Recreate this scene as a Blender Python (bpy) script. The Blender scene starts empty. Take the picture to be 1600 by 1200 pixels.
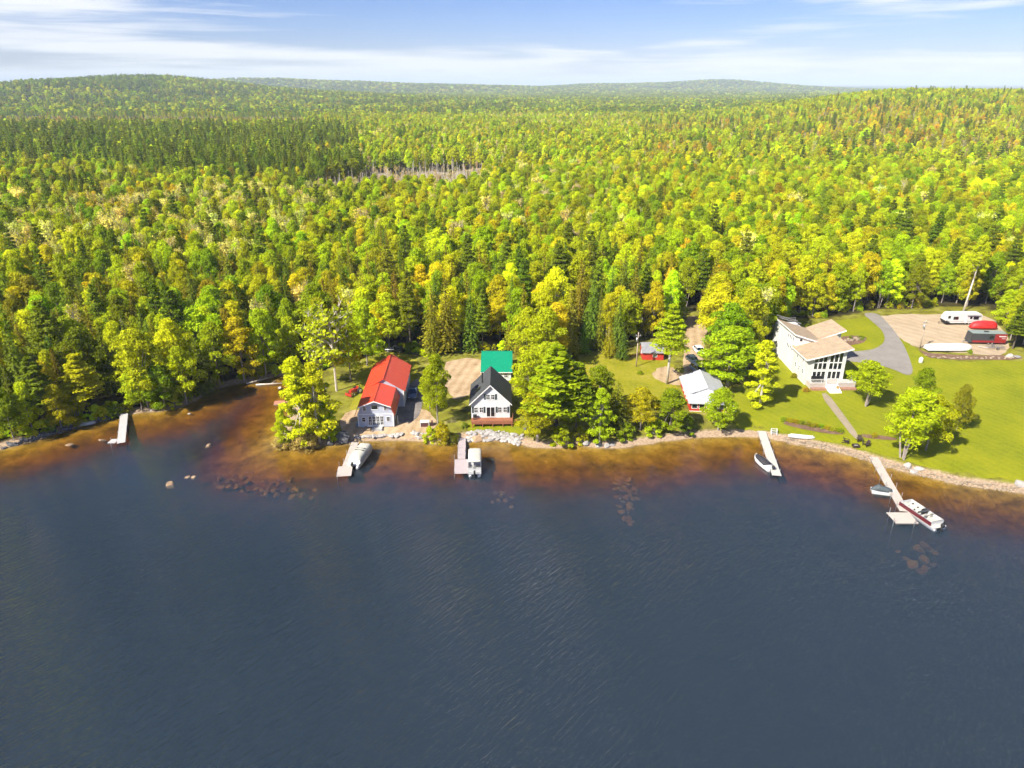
import bpy, math, random
import numpy as np
from mathutils import Vector, Matrix
from mathutils.geometry import delaunay_2d_cdt

random.seed(7)
RNG = np.random.default_rng(7)
R = math.radians
scene = bpy.context.scene
COL = scene.collection

# ------------------------------------------------------------------ camera
CAM_H = 60.0                       # drone height above the lake, metres
FPX = 1110.0                       # focal length in pixels of the 1600 px photograph
PITCH = math.atan(467.0 / FPX)
cam_data = bpy.data.cameras.new('camera')
cam_data.sensor_width = 36.0
cam_data.lens = 36.0 * FPX / 1600.0
cam_data.clip_start = 1.0
cam_data.clip_end = 90000.0
cam = bpy.data.objects.new('camera', cam_data)
cam.location = (0, 0, CAM_H)
cam.rotation_euler = (math.pi / 2 - PITCH, 0, 0)
COL.objects.link(cam)
scene.camera = cam

# ------------------------------------------------------------------ light
SUN_EL = R(43)
SUN_AZ = R(220)                    # where the sun stands, counter-clockwise from +X: behind the camera, over its left shoulder
sun_vec = Vector((math.cos(SUN_EL) * math.cos(SUN_AZ), math.cos(SUN_EL) * math.sin(SUN_AZ), math.sin(SUN_EL)))
sd = bpy.data.lights.new('sun', 'SUN')
sd.energy = 4.8
sd.angle = R(0.55)
sd.color = (1.0, 0.94, 0.83)
so = bpy.data.objects.new('sun', sd)
so.rotation_euler = (-sun_vec).to_track_quat('-Z', 'Y').to_euler()
so.location = (-200, -200, 300)
COL.objects.link(so)

world = bpy.data.worlds.new('World')
scene.world = world
world.use_nodes = True
wn, wl = world.node_tree.nodes, world.node_tree.links
wn.clear()
w_out = wn.new('ShaderNodeOutputWorld')
w_bg = wn.new('ShaderNodeBackground')
w_bg.inputs['Strength'].default_value = 0.10
sky = wn.new('ShaderNodeTexSky')
sky.sky_type = 'NISHITA'
sky.sun_disc = False
sky.sun_elevation = SUN_EL
sky.sun_rotation = math.pi / 2 - SUN_AZ
sky.altitude = 300
sky.air_density = 1.0
sky.dust_density = 0.2
sky.ozone_density = 2.5
tc = wn.new('ShaderNodeTexCoord')
def cloud_noise(scale3, rot, loc, scale, detail, rough, dist):
    mp = wn.new('ShaderNodeMapping')
    mp.inputs['Scale'].default_value = scale3
    mp.inputs['Rotation'].default_value = rot
    mp.inputs['Location'].default_value = loc
    wl.new(tc.outputs['Generated'], mp.inputs['Vector'])
    nz = wn.new('ShaderNodeTexNoise')
    nz.inputs['Scale'].default_value = scale
    nz.inputs['Detail'].default_value = detail
    nz.inputs['Roughness'].default_value = rough
    nz.inputs['Distortion'].default_value = dist
    wl.new(mp.outputs['Vector'], nz.inputs['Vector'])
    return nz
def wmath(op, a, b=None, clamp=False):
    m = wn.new('ShaderNodeMath'); m.operation = op; m.use_clamp = clamp
    for i, s in enumerate((a, b)):
        if s is None: continue
        if isinstance(s, (int, float)): m.inputs[i].default_value = s
        else: wl.new(s, m.inputs[i])
    return m.outputs[0]
CLOUD_LOC = (5.5, 3.3, 7.7)
n_big = cloud_noise((1.0, 1.0, 9.0), (0, R(42), 0), CLOUD_LOC, 2.1, 3, 0.5, 0.3)
n_wisp = cloud_noise((1.3, 1.3, 26.0), (0, R(62), 0), (0.3, 2.0, 0.4), 3.4, 9, 0.62, 0.9)
sep = wn.new('ShaderNodeSeparateXYZ'); wl.new(tc.outputs['Generated'], sep.inputs[0])
zz = wmath('MAXIMUM', sep.outputs[2], 0.0)
low = wmath('POWER', 2.718, wmath('MULTIPLY', zz, -22.0))               # more cloud towards the horizon
dens = wmath('ADD', wmath('MULTIPLY', n_big.outputs['Fac'], 1.5), wmath('MULTIPLY', n_wisp.outputs['Fac'], 0.62))
dens = wmath('ADD', dens, wmath('MULTIPLY', low, 0.24))
mr = wn.new('ShaderNodeMapRange'); mr.interpolation_type = 'SMOOTHSTEP'
mr.inputs['From Min'].default_value = 1.04; mr.inputs['From Max'].default_value = 1.36
mr.inputs['To Max'].default_value = 0.93
wl.new(dens, mr.inputs['Value'])
w_mix = wn.new('ShaderNodeMix'); w_mix.data_type = 'RGBA'
wl.new(mr.outputs[0], w_mix.inputs[0])
w_hsv = wn.new('ShaderNodeHueSaturation')
w_hsv.inputs['Saturation'].default_value = 1.3
w_hsv.inputs['Value'].default_value = 0.78
wl.new(sky.outputs[0], w_hsv.inputs['Color'])
w_tint = wn.new('ShaderNodeMix'); w_tint.data_type = 'RGBA'; w_tint.blend_type = 'MULTIPLY'
w_tint.inputs[0].default_value = 1.0
w_tint.inputs[7].default_value = (0.50, 0.52, 0.80, 1)
wl.new(w_hsv.outputs[0], w_tint.inputs[6])
wl.new(w_tint.outputs[2], w_mix.inputs[6])
w_mix.inputs[7].default_value = (4.9, 5.0, 5.15, 1)
wl.new(w_mix.outputs[2], w_bg.inputs['Color'])
wl.new(w_bg.outputs[0], w_out.inputs['Surface'])

scene.view_settings.view_transform = 'Standard'
scene.view_settings.look = 'None'
scene.view_settings.gamma = 1.0
scene.view_settings.use_curve_mapping = False
scene.view_settings.exposure = 1.08
scene.cycles.use_adaptive_sampling = True
scene.cycles.adaptive_threshold = 0.03
scene.cycles.use_light_tree = False
scene.cycles.max_bounces = 4
scene.cycles.diffuse_bounces = 2
scene.cycles.glossy_bounces = 2
scene.cycles.transmission_bounces = 2
scene.cycles.transparent_max_bounces = 6
scene.cycles.volume_bounces = 0
scene.cycles.caustics_reflective = False
scene.cycles.caustics_refractive = False
scene.cycles.sample_clamp_indirect = 4.0

# ------------------------------------------------------------------ pixels of the photograph -> places on the ground
cP, sP = math.cos(PITCH), math.sin(PITCH)
def ray(px, py):
    u, v = (px - 800) / FPX, (600 - py) / FPX
    return u, cP + v * sP, -sP + v * cP
def on_level(px, py, z=0.0):
    a, b, c = ray(px, py); t = (z - CAM_H) / c
    return a * t, b * t
def to_pixel(x, y, z):
    z = z - CAM_H
    f = y * cP - z * sP
    return 800 + FPX * x / f, 600 - FPX * (y * sP + z * cP) / f
def z_at(px, py, y):
    a, b, c = ray(px, py)
    return CAM_H + c * y / b

# ------------------------------------------------------------------ terrain
SHORE_PX = [(0, 702), (30, 694), (60, 687), (95, 675), (125, 667), (160, 658), (190, 650), (215, 645), (245, 643), (275, 638), (300, 628), (325, 613),
            (352, 603), (385, 597), (415, 592), (440, 586), (458, 590), (466, 606), (462, 630), (452, 655), (436, 680), (428, 694), (445, 701),
            (475, 699), (505, 696), (530, 694), (560, 690), (600, 687), (640, 687), (680, 693), (705, 692), (722, 686), (745, 686), (785, 689), (812, 693),
            (830, 698), (870, 700), (905, 695), (930, 698), (965, 700), (1000, 695), (1060, 686), (1110, 682), (1160, 681), (1195, 683), (1240, 692),
            (1290, 702), (1335, 712), (1362, 722), (1385, 728), (1415, 737), (1450, 744), (1500, 757), (1550, 763), (1600, 770)]
SHORE = [(-2600, -900), (-700, -60), (-330, 50), (-190, 88), (-120, 106)] + [on_level(*p) for p in SHORE_PX] + [(96, 93), (140, 80), (260, 50), (700, -60), (2600, -900)]
SHORE = np.array(SHORE)
LAND = np.vstack([SHORE, [(60000, -900), (60000, 90000), (-60000, 90000), (-60000, -900)]])

def inside(poly, x, y):
    x = np.asarray(x, float); y = np.asarray(y, float)
    r = np.zeros(x.shape, bool)
    n = len(poly)
    for i in range(n):
        x0, y0 = poly[i]; x1, y1 = poly[(i + 1) % n]
        if y0 == y1: continue
        c = ((y0 > y) != (y1 > y)) & (x < (x1 - x0) * (y - y0) / (y1 - y0) + x0)
        r ^= c
    return r
def seg_dist(pts, x, y, closed=False):
    d = np.full(np.shape(x), 1e9)
    n = len(pts)
    for i in range(n if closed else n - 1):
        x0, y0 = pts[i]; x1, y1 = pts[(i + 1) % n]
        dx, dy = x1 - x0, y1 - y0
        t = np.clip(((x - x0) * dx + (y - y0) * dy) / (dx * dx + dy * dy + 1e-9), 0, 1)
        d = np.minimum(d, np.hypot(x - x0 - t * dx, y - y0 - t * dy))
    return d
def vnoise(x, y, s=0):
    x = np.asarray(x, float); y = np.asarray(y, float)
    xi, yi = np.floor(x), np.floor(y)
    fx, fy = x - xi, y - yi
    fx = fx * fx * (3 - 2 * fx); fy = fy * fy * (3 - 2 * fy)
    def h(a, b):
        v = np.sin(a * 127.1 + b * 311.7 + s * 74.7) * 43758.5453
        return v - np.floor(v)
    return (h(xi, yi) * (1 - fx) + h(xi + 1, yi) * fx) * (1 - fy) + (h(xi, yi + 1) * (1 - fx) + h(xi + 1, yi + 1) * fx) * fy
def fnoise(x, y, s=0, o=3):
    t, a, n = 0, 1.0, 0
    for k in range(o):
        t = t + a * vnoise(np.asarray(x) * 2 ** k, np.asarray(y) * 2 ** k, s + k); n += a; a *= 0.5
    return t / n
def gauss(x, y, cx, cy, sx, sy):
    return np.exp(-((x - cx) / sx) ** 2 / 2 - ((y - cy) / sy) ** 2 / 2)

def terrain(x, y):
    x = np.asarray(x, float); y = np.asarray(y, float)
    d = seg_dist(SHORE, x, y)
    land = inside(LAND, x, y)
    dep = -np.where(d < 9, 0.105 * d, 0.945 + 0.30 * (d - 9))
    dep = np.maximum(dep, -7.0) - 0.05 + 0.28 * (fnoise(x * 0.22, y * 0.22, 3) - 0.5) * np.clip(d / 5, 0, 1)
    h = 0.95 * (1 - np.exp(-d / 2.2)) + 0.022 * np.minimum(d, 70) + 0.25 * (fnoise(x * 0.09, y * 0.09, 5) - 0.5) * np.clip(d / 12, 0, 1)
    far = np.clip((y - 320) / 500, 0, 1)
    h = h + far * 9 * (fnoise(x / 420, y / 420, 9) - 0.5)
    # the long rise on the photograph's right
    side = np.clip((x / np.maximum(y, 1) - 0.20) / 0.34, 0, 1); side = side * side * (3 - 2 * side)
    rise = np.clip((y - 520) / 800, 0, 1); rise = rise * rise * (3 - 2 * rise)
    h = h + side * rise * 40 * np.exp(-np.clip(y - 1350, 0, None) / 900)
    wob = 0.84 + 0.32 * fnoise(x / 520, y / 520, 21)
    hb = 69 * gauss(x, y, -1430, 2750, 330, 520) + 22 * gauss(x, y, -900, 2900, 380, 500)
    hb = hb + 82 * gauss(x, y, -2250, 6200, 800, 700) + 40 * gauss(x, y, -850, 6200, 900, 600) + 12 * gauss(x, y, 100, 6400, 700, 600)
    hb = hb + 58 * gauss(x, y, 2180, 7700, 480, 600) + 40 * gauss(x, y, 1700, 7700, 1150, 700) + 22 * gauss(x, y, 640, 7300, 280, 500) + 20 * gauss(x, y, 1150, 7400, 300, 500)
    h = h + hb * wob
    h = h + 44 * np.clip((y - 9000) / 12000, 0, 1)
    return np.where(land, h, dep)
def gz(x, y):
    return float(terrain(np.array([x]), np.array([y]))[0])
def on_ground(px, py):
    z = 1.0
    for _ in range(12):
        x, y = on_level(px, py, z)
        z = 0.5 * z + 0.5 * max(gz(x, y), 0.0)
    return x, y, z

# ------------------------------------------------------------------ materials
def new_mat(name):
    m = bpy.data.materials.new(name); m.use_nodes = True
    n = m.node_tree.nodes; l = m.node_tree.links
    b = n['Principled BSDF']
    return m, n, l, b
def tex(n, l, kind, scale, detail=4, rough=0.6, coord='Object', vec=None, scale3=None):
    t = n.new(kind)
    c = n.new('ShaderNodeTexCoord')
    src = c.outputs[coord] if vec is None else vec
    if scale3:
        mp = n.new('ShaderNodeMapping'); mp.inputs['Scale'].default_value = scale3
        l.new(src, mp.inputs[0]); src = mp.outputs[0]
    l.new(src, t.inputs['Vector'])
    t.inputs['Scale'].default_value = scale
    if kind == 'ShaderNodeTexNoise':
        t.inputs['Detail'].default_value = detail; t.inputs['Roughness'].default_value = rough
    return t
def ramp(n, l, src, stops):
    r = n.new('ShaderNodeValToRGB')
    e = r.color_ramp.elements
    while len(e) < len(stops): e.new(0.5)
    for i, (p, c) in enumerate(stops):
        e[i].position = p; e[i].color = (*c, 1)
    l.new(src, r.inputs[0])
    return r.outputs[0]
def mixc(n, l, fac, a, b, mode='MIX'):
    m = n.new('ShaderNodeMix'); m.data_type = 'RGBA'; m.blend_type = mode
    for i, s in ((0, fac), (6, a), (7, b)):
        if isinstance(s, (int, float)): m.inputs[i].default_value = s
        elif isinstance(s, tuple): m.inputs[i].default_value = (*s, 1)
        else: l.new(s, m.inputs[i])
    return m.outputs[2]
def bump(n, l, b, src, strength, dist):
    k = n.new('ShaderNodeBump'); k.inputs['Strength'].default_value = strength; k.inputs['Distance'].default_value = dist
    l.new(src, k.inputs['Height']); l.new(k.outputs[0], b.inputs['Normal'])
MATS = {}
def paint(name, col, rough=0.55, var=0.12, scale=3.0, metal=0.0, bump_s=0.0, spec=0.5, scale3=None, coat=0.0, sheen=0.0):
    if name in MATS: return MATS[name]
    m, n, l, b = new_mat(name)
    t = tex(n, l, 'ShaderNodeTexNoise', scale, 6, 0.65, scale3=scale3)
    lo = tuple(c * (1 - var) for c in col); hi = tuple(min(1, c * (1 + var)) for c in col)
    l.new(ramp(n, l, t.outputs['Fac'], [(0.3, lo), (0.7, hi)]), b.inputs['Base Color'])
    b.inputs['Roughness'].default_value = rough; b.inputs['Metallic'].default_value = metal
    b.inputs['Specular IOR Level'].default_value = spec
    b.inputs['Sheen Weight'].default_value = sheen; b.inputs['Sheen Roughness'].default_value = 0.6; b.inputs['Coat Weight'].default_value = coat; b.inputs['Coat Roughness'].default_value = 0.12; b.inputs['Coat IOR'].default_value = 1.7
    if bump_s: bump(n, l, b, t.outputs['Fac'], bump_s, 0.02)
    MATS[name] = m
    return m
def siding(name, col, pitch=0.16, rough=0.6):
    m, n, l, b = new_mat(name)
    w = tex(n, l, 'ShaderNodeTexWave', 1.0); w.wave_type = 'BANDS'; w.bands_direction = 'Z'; w.wave_profile = 'SAW'
    w.inputs['Scale'].default_value = 0.314 / pitch
    t = tex(n, l, 'ShaderNodeTexNoise', 1.2, 5, 0.6, scale3=(1, 1, 0.3))
    c = ramp(n, l, t.outputs['Fac'], [(0.3, tuple(x * 0.88 for x in col)), (0.7, tuple(min(1, x * 1.05) for x in col))])
    l.new(c, b.inputs['Base Color']); b.inputs['Roughness'].default_value = rough
    bump(n, l, b, w.outputs['Fac'], 0.6, 0.02)
    return m
def shingle(name, col):
    m, n, l, b = new_mat(name)
    v = tex(n, l, 'ShaderNodeTexVoronoi', 1.0, scale3=(3.2, 5.5, 5.5)); v.distance = 'MANHATTAN'
    t = tex(n, l, 'ShaderNodeTexNoise', 0.9, 6, 0.7)
    c = mixc(n, l, 0.10, ramp(n, l, t.outputs['Fac'], [(0.3, tuple(x * 0.78 for x in col)), (0.7, tuple(x * 1.18 for x in col))]), v.outputs['Color'], 'OVERLAY')
    hs = n.new('ShaderNodeHueSaturation'); hs.inputs['Saturation'].default_value = 0.9; l.new(c, hs.inputs['Color'])
    l.new(hs.outputs[0], b.inputs['Base Color']); b.inputs['Roughness'].default_value = 0.85
    bump(n, l, b, v.outputs['Distance'], 0.5, 0.02)
    return m
def wood(name, col, scale3=(1, 12, 12)):
    m, n, l, b = new_mat(name)
    t = tex(n, l, 'ShaderNodeTexNoise', 1.3, 7, 0.7, scale3=scale3)
    g = n.new('ShaderNodeObjectInfo')
    c = ramp(n, l, t.outputs['Fac'], [(0.25, tuple(x * 0.7 for x in col)), (0.75, tuple(min(1, x * 1.2) for x in col))])
    l.new(c, b.inputs['Base Color']); b.inputs['Roughness'].default_value = 0.8
    return m
def glass(name='window_glass', col=(0.012, 0.016, 0.02)):
    m, n, l, b = new_mat(name)
    b.inputs['Base Color'].default_value = (*col, 1); b.inputs['Roughness'].default_value = 0.06
    b.inputs['Specular IOR Level'].default_value = 0.7
    t = tex(n, l, 'ShaderNodeTexNoise', 0.6, 2); bump(n, l, b, t.outputs['Fac'], 0.08, 0.05)
    return m

def ground_mat():
    m, n, l, b = new_mat('ground')
    geo = n.new('ShaderNodeNewGeometry')
    P = geo.outputs['Position']
    a = n.new('ShaderNodeAttribute'); a.attribute_name = 'wood'
    n1 = tex(n, l, 'ShaderNodeTexNoise', 0.35, 8, 0.7, vec=P)
    n2 = tex(n, l, 'ShaderNodeTexNoise', 0.06, 5, 0.6, vec=P)
    n3 = tex(n, l, 'ShaderNodeTexNoise', 2.6, 5, 0.7, vec=P)
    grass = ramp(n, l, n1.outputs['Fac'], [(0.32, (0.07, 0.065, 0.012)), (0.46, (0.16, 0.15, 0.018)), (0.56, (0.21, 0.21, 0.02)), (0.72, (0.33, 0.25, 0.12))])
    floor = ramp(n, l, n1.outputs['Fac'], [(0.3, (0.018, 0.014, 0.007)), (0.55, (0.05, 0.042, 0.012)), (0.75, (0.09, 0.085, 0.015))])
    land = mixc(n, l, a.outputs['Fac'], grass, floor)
    far = ramp(n, l, n2.outputs['Fac'], [(0.35, (0.022, 0.035, 0.010)), (0.5, (0.05, 0.07, 0.012)), (0.68, (0.11, 0.12, 0.02))])
    sx = n.new('ShaderNodeSeparateXYZ'); l.new(P, sx.inputs[0])
    fm = n.new('ShaderNodeMapRange'); fm.inputs['From Min'].default_value = 2500; fm.inputs['From Max'].default_value = 4200
    l.new(sx.outputs[1], fm.inputs['Value'])
    land = mixc(n, l, fm.outputs[0], land, far)
    sand = ramp(n, l, n3.outputs['Fac'], [(0.3, (0.22, 0.145, 0.09)), (0.6, (0.42, 0.31, 0.21)), (0.8, (0.52, 0.41, 0.29))])
    bed = ramp(n, l, n1.outputs['Fac'], [(0.32, (0.13, 0.085, 0.02)), (0.5, (0.33, 0.22, 0.04)), (0.66, (0.52, 0.36, 0.08))])
    mz = n.new('ShaderNodeMapRange'); mz.inputs['From Min'].default_value = 0.42; mz.inputs['From Max'].default_value = 0.62
    zn = n.new('ShaderNodeMath'); zn.operation = 'MULTIPLY_ADD'; l.new(n3.outputs['Fac'], zn.inputs[0]); zn.inputs[1].default_value = -0.35; l.new(sx.outputs[2], zn.inputs[2])
    za = n.new('ShaderNodeMath'); za.operation = 'ADD'; l.new(zn.outputs[0], za.inputs[0]); za.inputs[1].default_value = 0.17
    l.new(za.outputs[0], mz.inputs['Value'])
    c = mixc(n, l, mz.outputs[0], sand, land)
    mu = n.new('ShaderNodeMapRange'); mu.inputs['From Min'].default_value = -0.12; mu.inputs['From Max'].default_value = 0.04
    l.new(sx.outputs[2], mu.inputs['Value'])
    c = mixc(n, l, mu.outputs[0], bed, c)
    l.new(c, b.inputs['Base Color']); b.inputs['Roughness'].default_value = 0.95; b.inputs['Specular IOR Level'].default_value = 0.15
    bump(n, l, b, n1.outputs['Fac'], 0.7, 0.25)
    return m
def sheet_mat(name, stops, scale, stripes=None, bumpd=0.03, fine=3.0):
    m, n, l, b = new_mat(name)
    P = n.new('ShaderNodeNewGeometry').outputs['Position']
    n1 = tex(n, l, 'ShaderNodeTexNoise', scale, 7, 0.68, vec=P)
    n2 = tex(n, l, 'ShaderNodeTexNoise', fine, 4, 0.7, vec=P)
    f = mixc(n, l, 0.45, n1.outputs['Fac'], n2.outputs['Fac'])
    if stripes:
        mp = n.new('ShaderNodeMapping'); mp.inputs['Rotation'].default_value = (0, 0, stripes[0]); l.new(P, mp.inputs[0])
        w = n.new('ShaderNodeTexWave'); w.inputs['Scale'].default_value = stripes[1]; w.inputs['Distortion'].default_value = 1.2; w.inputs['Detail'].default_value = 2; w.inputs['Detail Scale'].default_value = 0.3
        l.new(mp.outputs[0], w.inputs['Vector'])
        f = mixc(n, l, stripes[2], f, w.outputs['Fac'])
    l.new(ramp(n, l, f, stops), b.inputs['Base Color'])
    b.inputs['Roughness'].default_value = 0.95; b.inputs['Specular IOR Level'].default_value = 0.15
    bump(n, l, b, n2.outputs['Fac'], 0.6, bumpd)
    return m
def water_mat():
    m, n, l, b = new_mat('water'); n.remove(b)
    out = n['Material Output']
    P = n.new('ShaderNodeNewGeometry').outputs['Position']
    def waves(rot, sc3, scale, det, dist):
        m0 = n.new('ShaderNodeMapping'); m0.inputs['Rotation'].default_value = (0, 0, rot); l.new(P, m0.inputs[0])
        mp = n.new('ShaderNodeMapping'); mp.inputs['Scale'].default_value = sc3
        l.new(m0.outputs[0], mp.inputs[0])
        t = n.new('ShaderNodeTexNoise'); t.inputs['Scale'].default_value = scale; t.inputs['Detail'].default_value = det; t.inputs['Roughness'].default_value = 0.55; t.inputs['Distortion'].default_value = dist
        l.new(mp.outputs[0], t.inputs['Vector'])
        return t.outputs['Fac']
    # crests run away to the right, a little longer than they are wide
    w1 = waves(R(-50), (0.36, 1.5, 1), 1.5, 4, 0.6)
    w2 = waves(R(-36), (0.5, 1.5, 1), 3.4, 3, 0.4)
    patch = waves(R(-30), (0.5, 1.0, 1), 0.035, 3, 0.3)
    mm = n.new('ShaderNodeMath'); mm.operation = 'MULTIPLY_ADD'; l.new(w2, mm.inputs[0]); mm.inputs[1].default_value = 0.38; l.new(w1, mm.inputs[2])
    pm = n.new('ShaderNodeMapRange'); pm.inputs['From Min'].default_value = 0.3; pm.inputs['From Max'].default_value = 0.7; pm.inputs['To Min'].default_value = 0.7; pm.inputs['To Max'].default_value = 1.2
    l.new(patch, pm.inputs['Value'])
    sy = n.new('ShaderNodeSeparateXYZ'); l.new(P, sy.inputs[0])
    lee = n.new('ShaderNodeMapRange'); lee.inputs['From Min'].default_value = 72; lee.inputs['From Max'].default_value = 108; lee.inputs['To Min'].default_value = 1.0; lee.inputs['To Max'].default_value = 0.05   # calmer water in the lee of the wood
    lee.interpolation_type = 'SMOOTHSTEP'; l.new(sy.outputs[1], lee.inputs['Value'])
    hm = n.new('ShaderNodeMath'); hm.operation = 'MULTIPLY'; l.new(mm.outputs[0], hm.inputs[0]); l.new(pm.outputs[0], hm.inputs[1])
    bp = n.new('ShaderNodeBump'); bp.inputs['Strength'].default_value = 1.0; bp.inputs['Distance'].default_value = WAVE
    h2 = n.new('ShaderNodeMath'); h2.operation = 'MULTIPLY'; l.new(hm.outputs[0], h2.inputs[0]); l.new(lee.outputs[0], h2.inputs[1])
    l.new(h2.outputs[0], bp.inputs['Height'])
    fr = n.new('ShaderNodeFresnel'); fr.inputs['IOR'].default_value = 1.33; l.new(bp.outputs[0], fr.inputs['Normal'])
    gl = n.new('ShaderNodeBsdfGlossy'); gl.inputs['Roughness'].default_value = 0.04; l.new(bp.outputs[0], gl.inputs['Normal'])
    tr = n.new('ShaderNodeBsdfTransparent')
    df = n.new('ShaderNodeBsdfDiffuse'); df.inputs['Color'].default_value = (0.062, 0.100, 0.142, 1); l.new(bp.outputs[0], df.inputs['Normal'])
    m1 = n.new('ShaderNodeMixShader')      # fine matter hanging in the water: the deeper, the more of it
    da = n.new('ShaderNodeAttribute'); da.attribute_name = 'depth'
    dm = n.new('ShaderNodeMapRange'); dm.inputs['From Min'].default_value = 0.4; dm.inputs['From Max'].default_value = 3.6; dm.inputs['To Min'].default_value = 0.03; dm.inputs['To Max'].default_value = 0.31
    l.new(da.outputs['Fac'], dm.inputs['Value']); l.new(dm.outputs[0], m1.inputs[0])
    l.new(tr.outputs[0], m1.inputs[1]); l.new(df.outputs[0], m1.inputs[2])
    m2 = n.new('ShaderNodeMixShader'); l.new(fr.outputs[0], m2.inputs[0]); l.new(m1.outputs[0], m2.inputs[1]); l.new(gl.outputs[0], m2.inputs[2])
    l.new(m2.outputs[0], out.inputs['Surface'])
    va = n.new('ShaderNodeVolumeAbsorption'); va.inputs['Color'].default_value = (0.79, 0.63, 0.0, 1); va.inputs['Density'].default_value = 1.35
    l.new(va.outputs[0], out.inputs['Volume'])
    return m
WAVE = 0.32
def leaf_mat(name, default, trans=0.3, var=0.28):
    m, n, l, b = new_mat(name); out = n['Material Output']
    at = n.new('ShaderNodeAttribute'); at.attribute_type = 'INSTANCER'; at.attribute_name = 'tint'
    fa = n.new('ShaderNodeAttribute'); fa.attribute_type = 'GEOMETRY'; fa.attribute_name = 'shade'
    mr_ = n.new('ShaderNodeMapRange'); mr_.inputs['To Min'].default_value = 1 - var; mr_.inputs['To Max'].default_value = 1 + var
    l.new(fa.outputs['Fac'], mr_.inputs['Value'])
    cm = n.new('ShaderNodeVectorMath'); cm.operation = 'SCALE'; l.new(at.outputs['Color'], cm.inputs[0]); l.new(mr_.outputs[0], cm.inputs['Scale'])
    l.new(cm.outputs[0], b.inputs['Base Color']); b.inputs['Roughness'].default_value = 0.7; b.inputs['Specular IOR Level'].default_value = 0.12
    tl = n.new('ShaderNodeBsdfTranslucent')
    tm = n.new('ShaderNodeVectorMath'); tm.operation = 'MULTIPLY'; l.new(cm.outputs[0], tm.inputs[0]); tm.inputs[1].default_value = (1.25, 1.2, 0.6)
    l.new(tm.outputs[0], tl.inputs['Color'])
    mx = n.new('ShaderNodeMixShader'); mx.inputs[0].default_value = trans
    l.new(b.outputs[0], mx.inputs[1]); l.new(tl.outputs[0], mx.inputs[2]); l.new(mx.outputs[0], out.inputs['Surface'])
    return m
def rock_mat(name, col, var=0.4):
    m, n, l, b = new_mat(name)
    t = tex(n, l, 'ShaderNodeTexNoise', 1.8, 8, 0.72)
    oi = n.new('ShaderNodeObjectInfo')
    c = ramp(n, l, t.outputs['Fac'], [(0.3, tuple(x * (1 - var) for x in col)), (0.52, col), (0.72, tuple(min(1, x * (1 + var)) for x in col))])
    mr_ = n.new('ShaderNodeMapRange'); mr_.inputs['To Min'].default_value = 0.75; mr_.inputs['To Max'].default_value = 1.2; l.new(oi.outputs['Random'], mr_.inputs['Value'])
    cm = n.new('ShaderNodeVectorMath'); cm.operation = 'SCALE'; l.new(c, cm.inputs[0]); l.new(mr_.outputs[0], cm.inputs['Scale'])
    l.new(cm.outputs[0], b.inputs['Base Color']); b.inputs['Roughness'].default_value = 0.9
    bump(n, l, b, t.outputs['Fac'], 0.8, 0.12)
    return m

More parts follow.
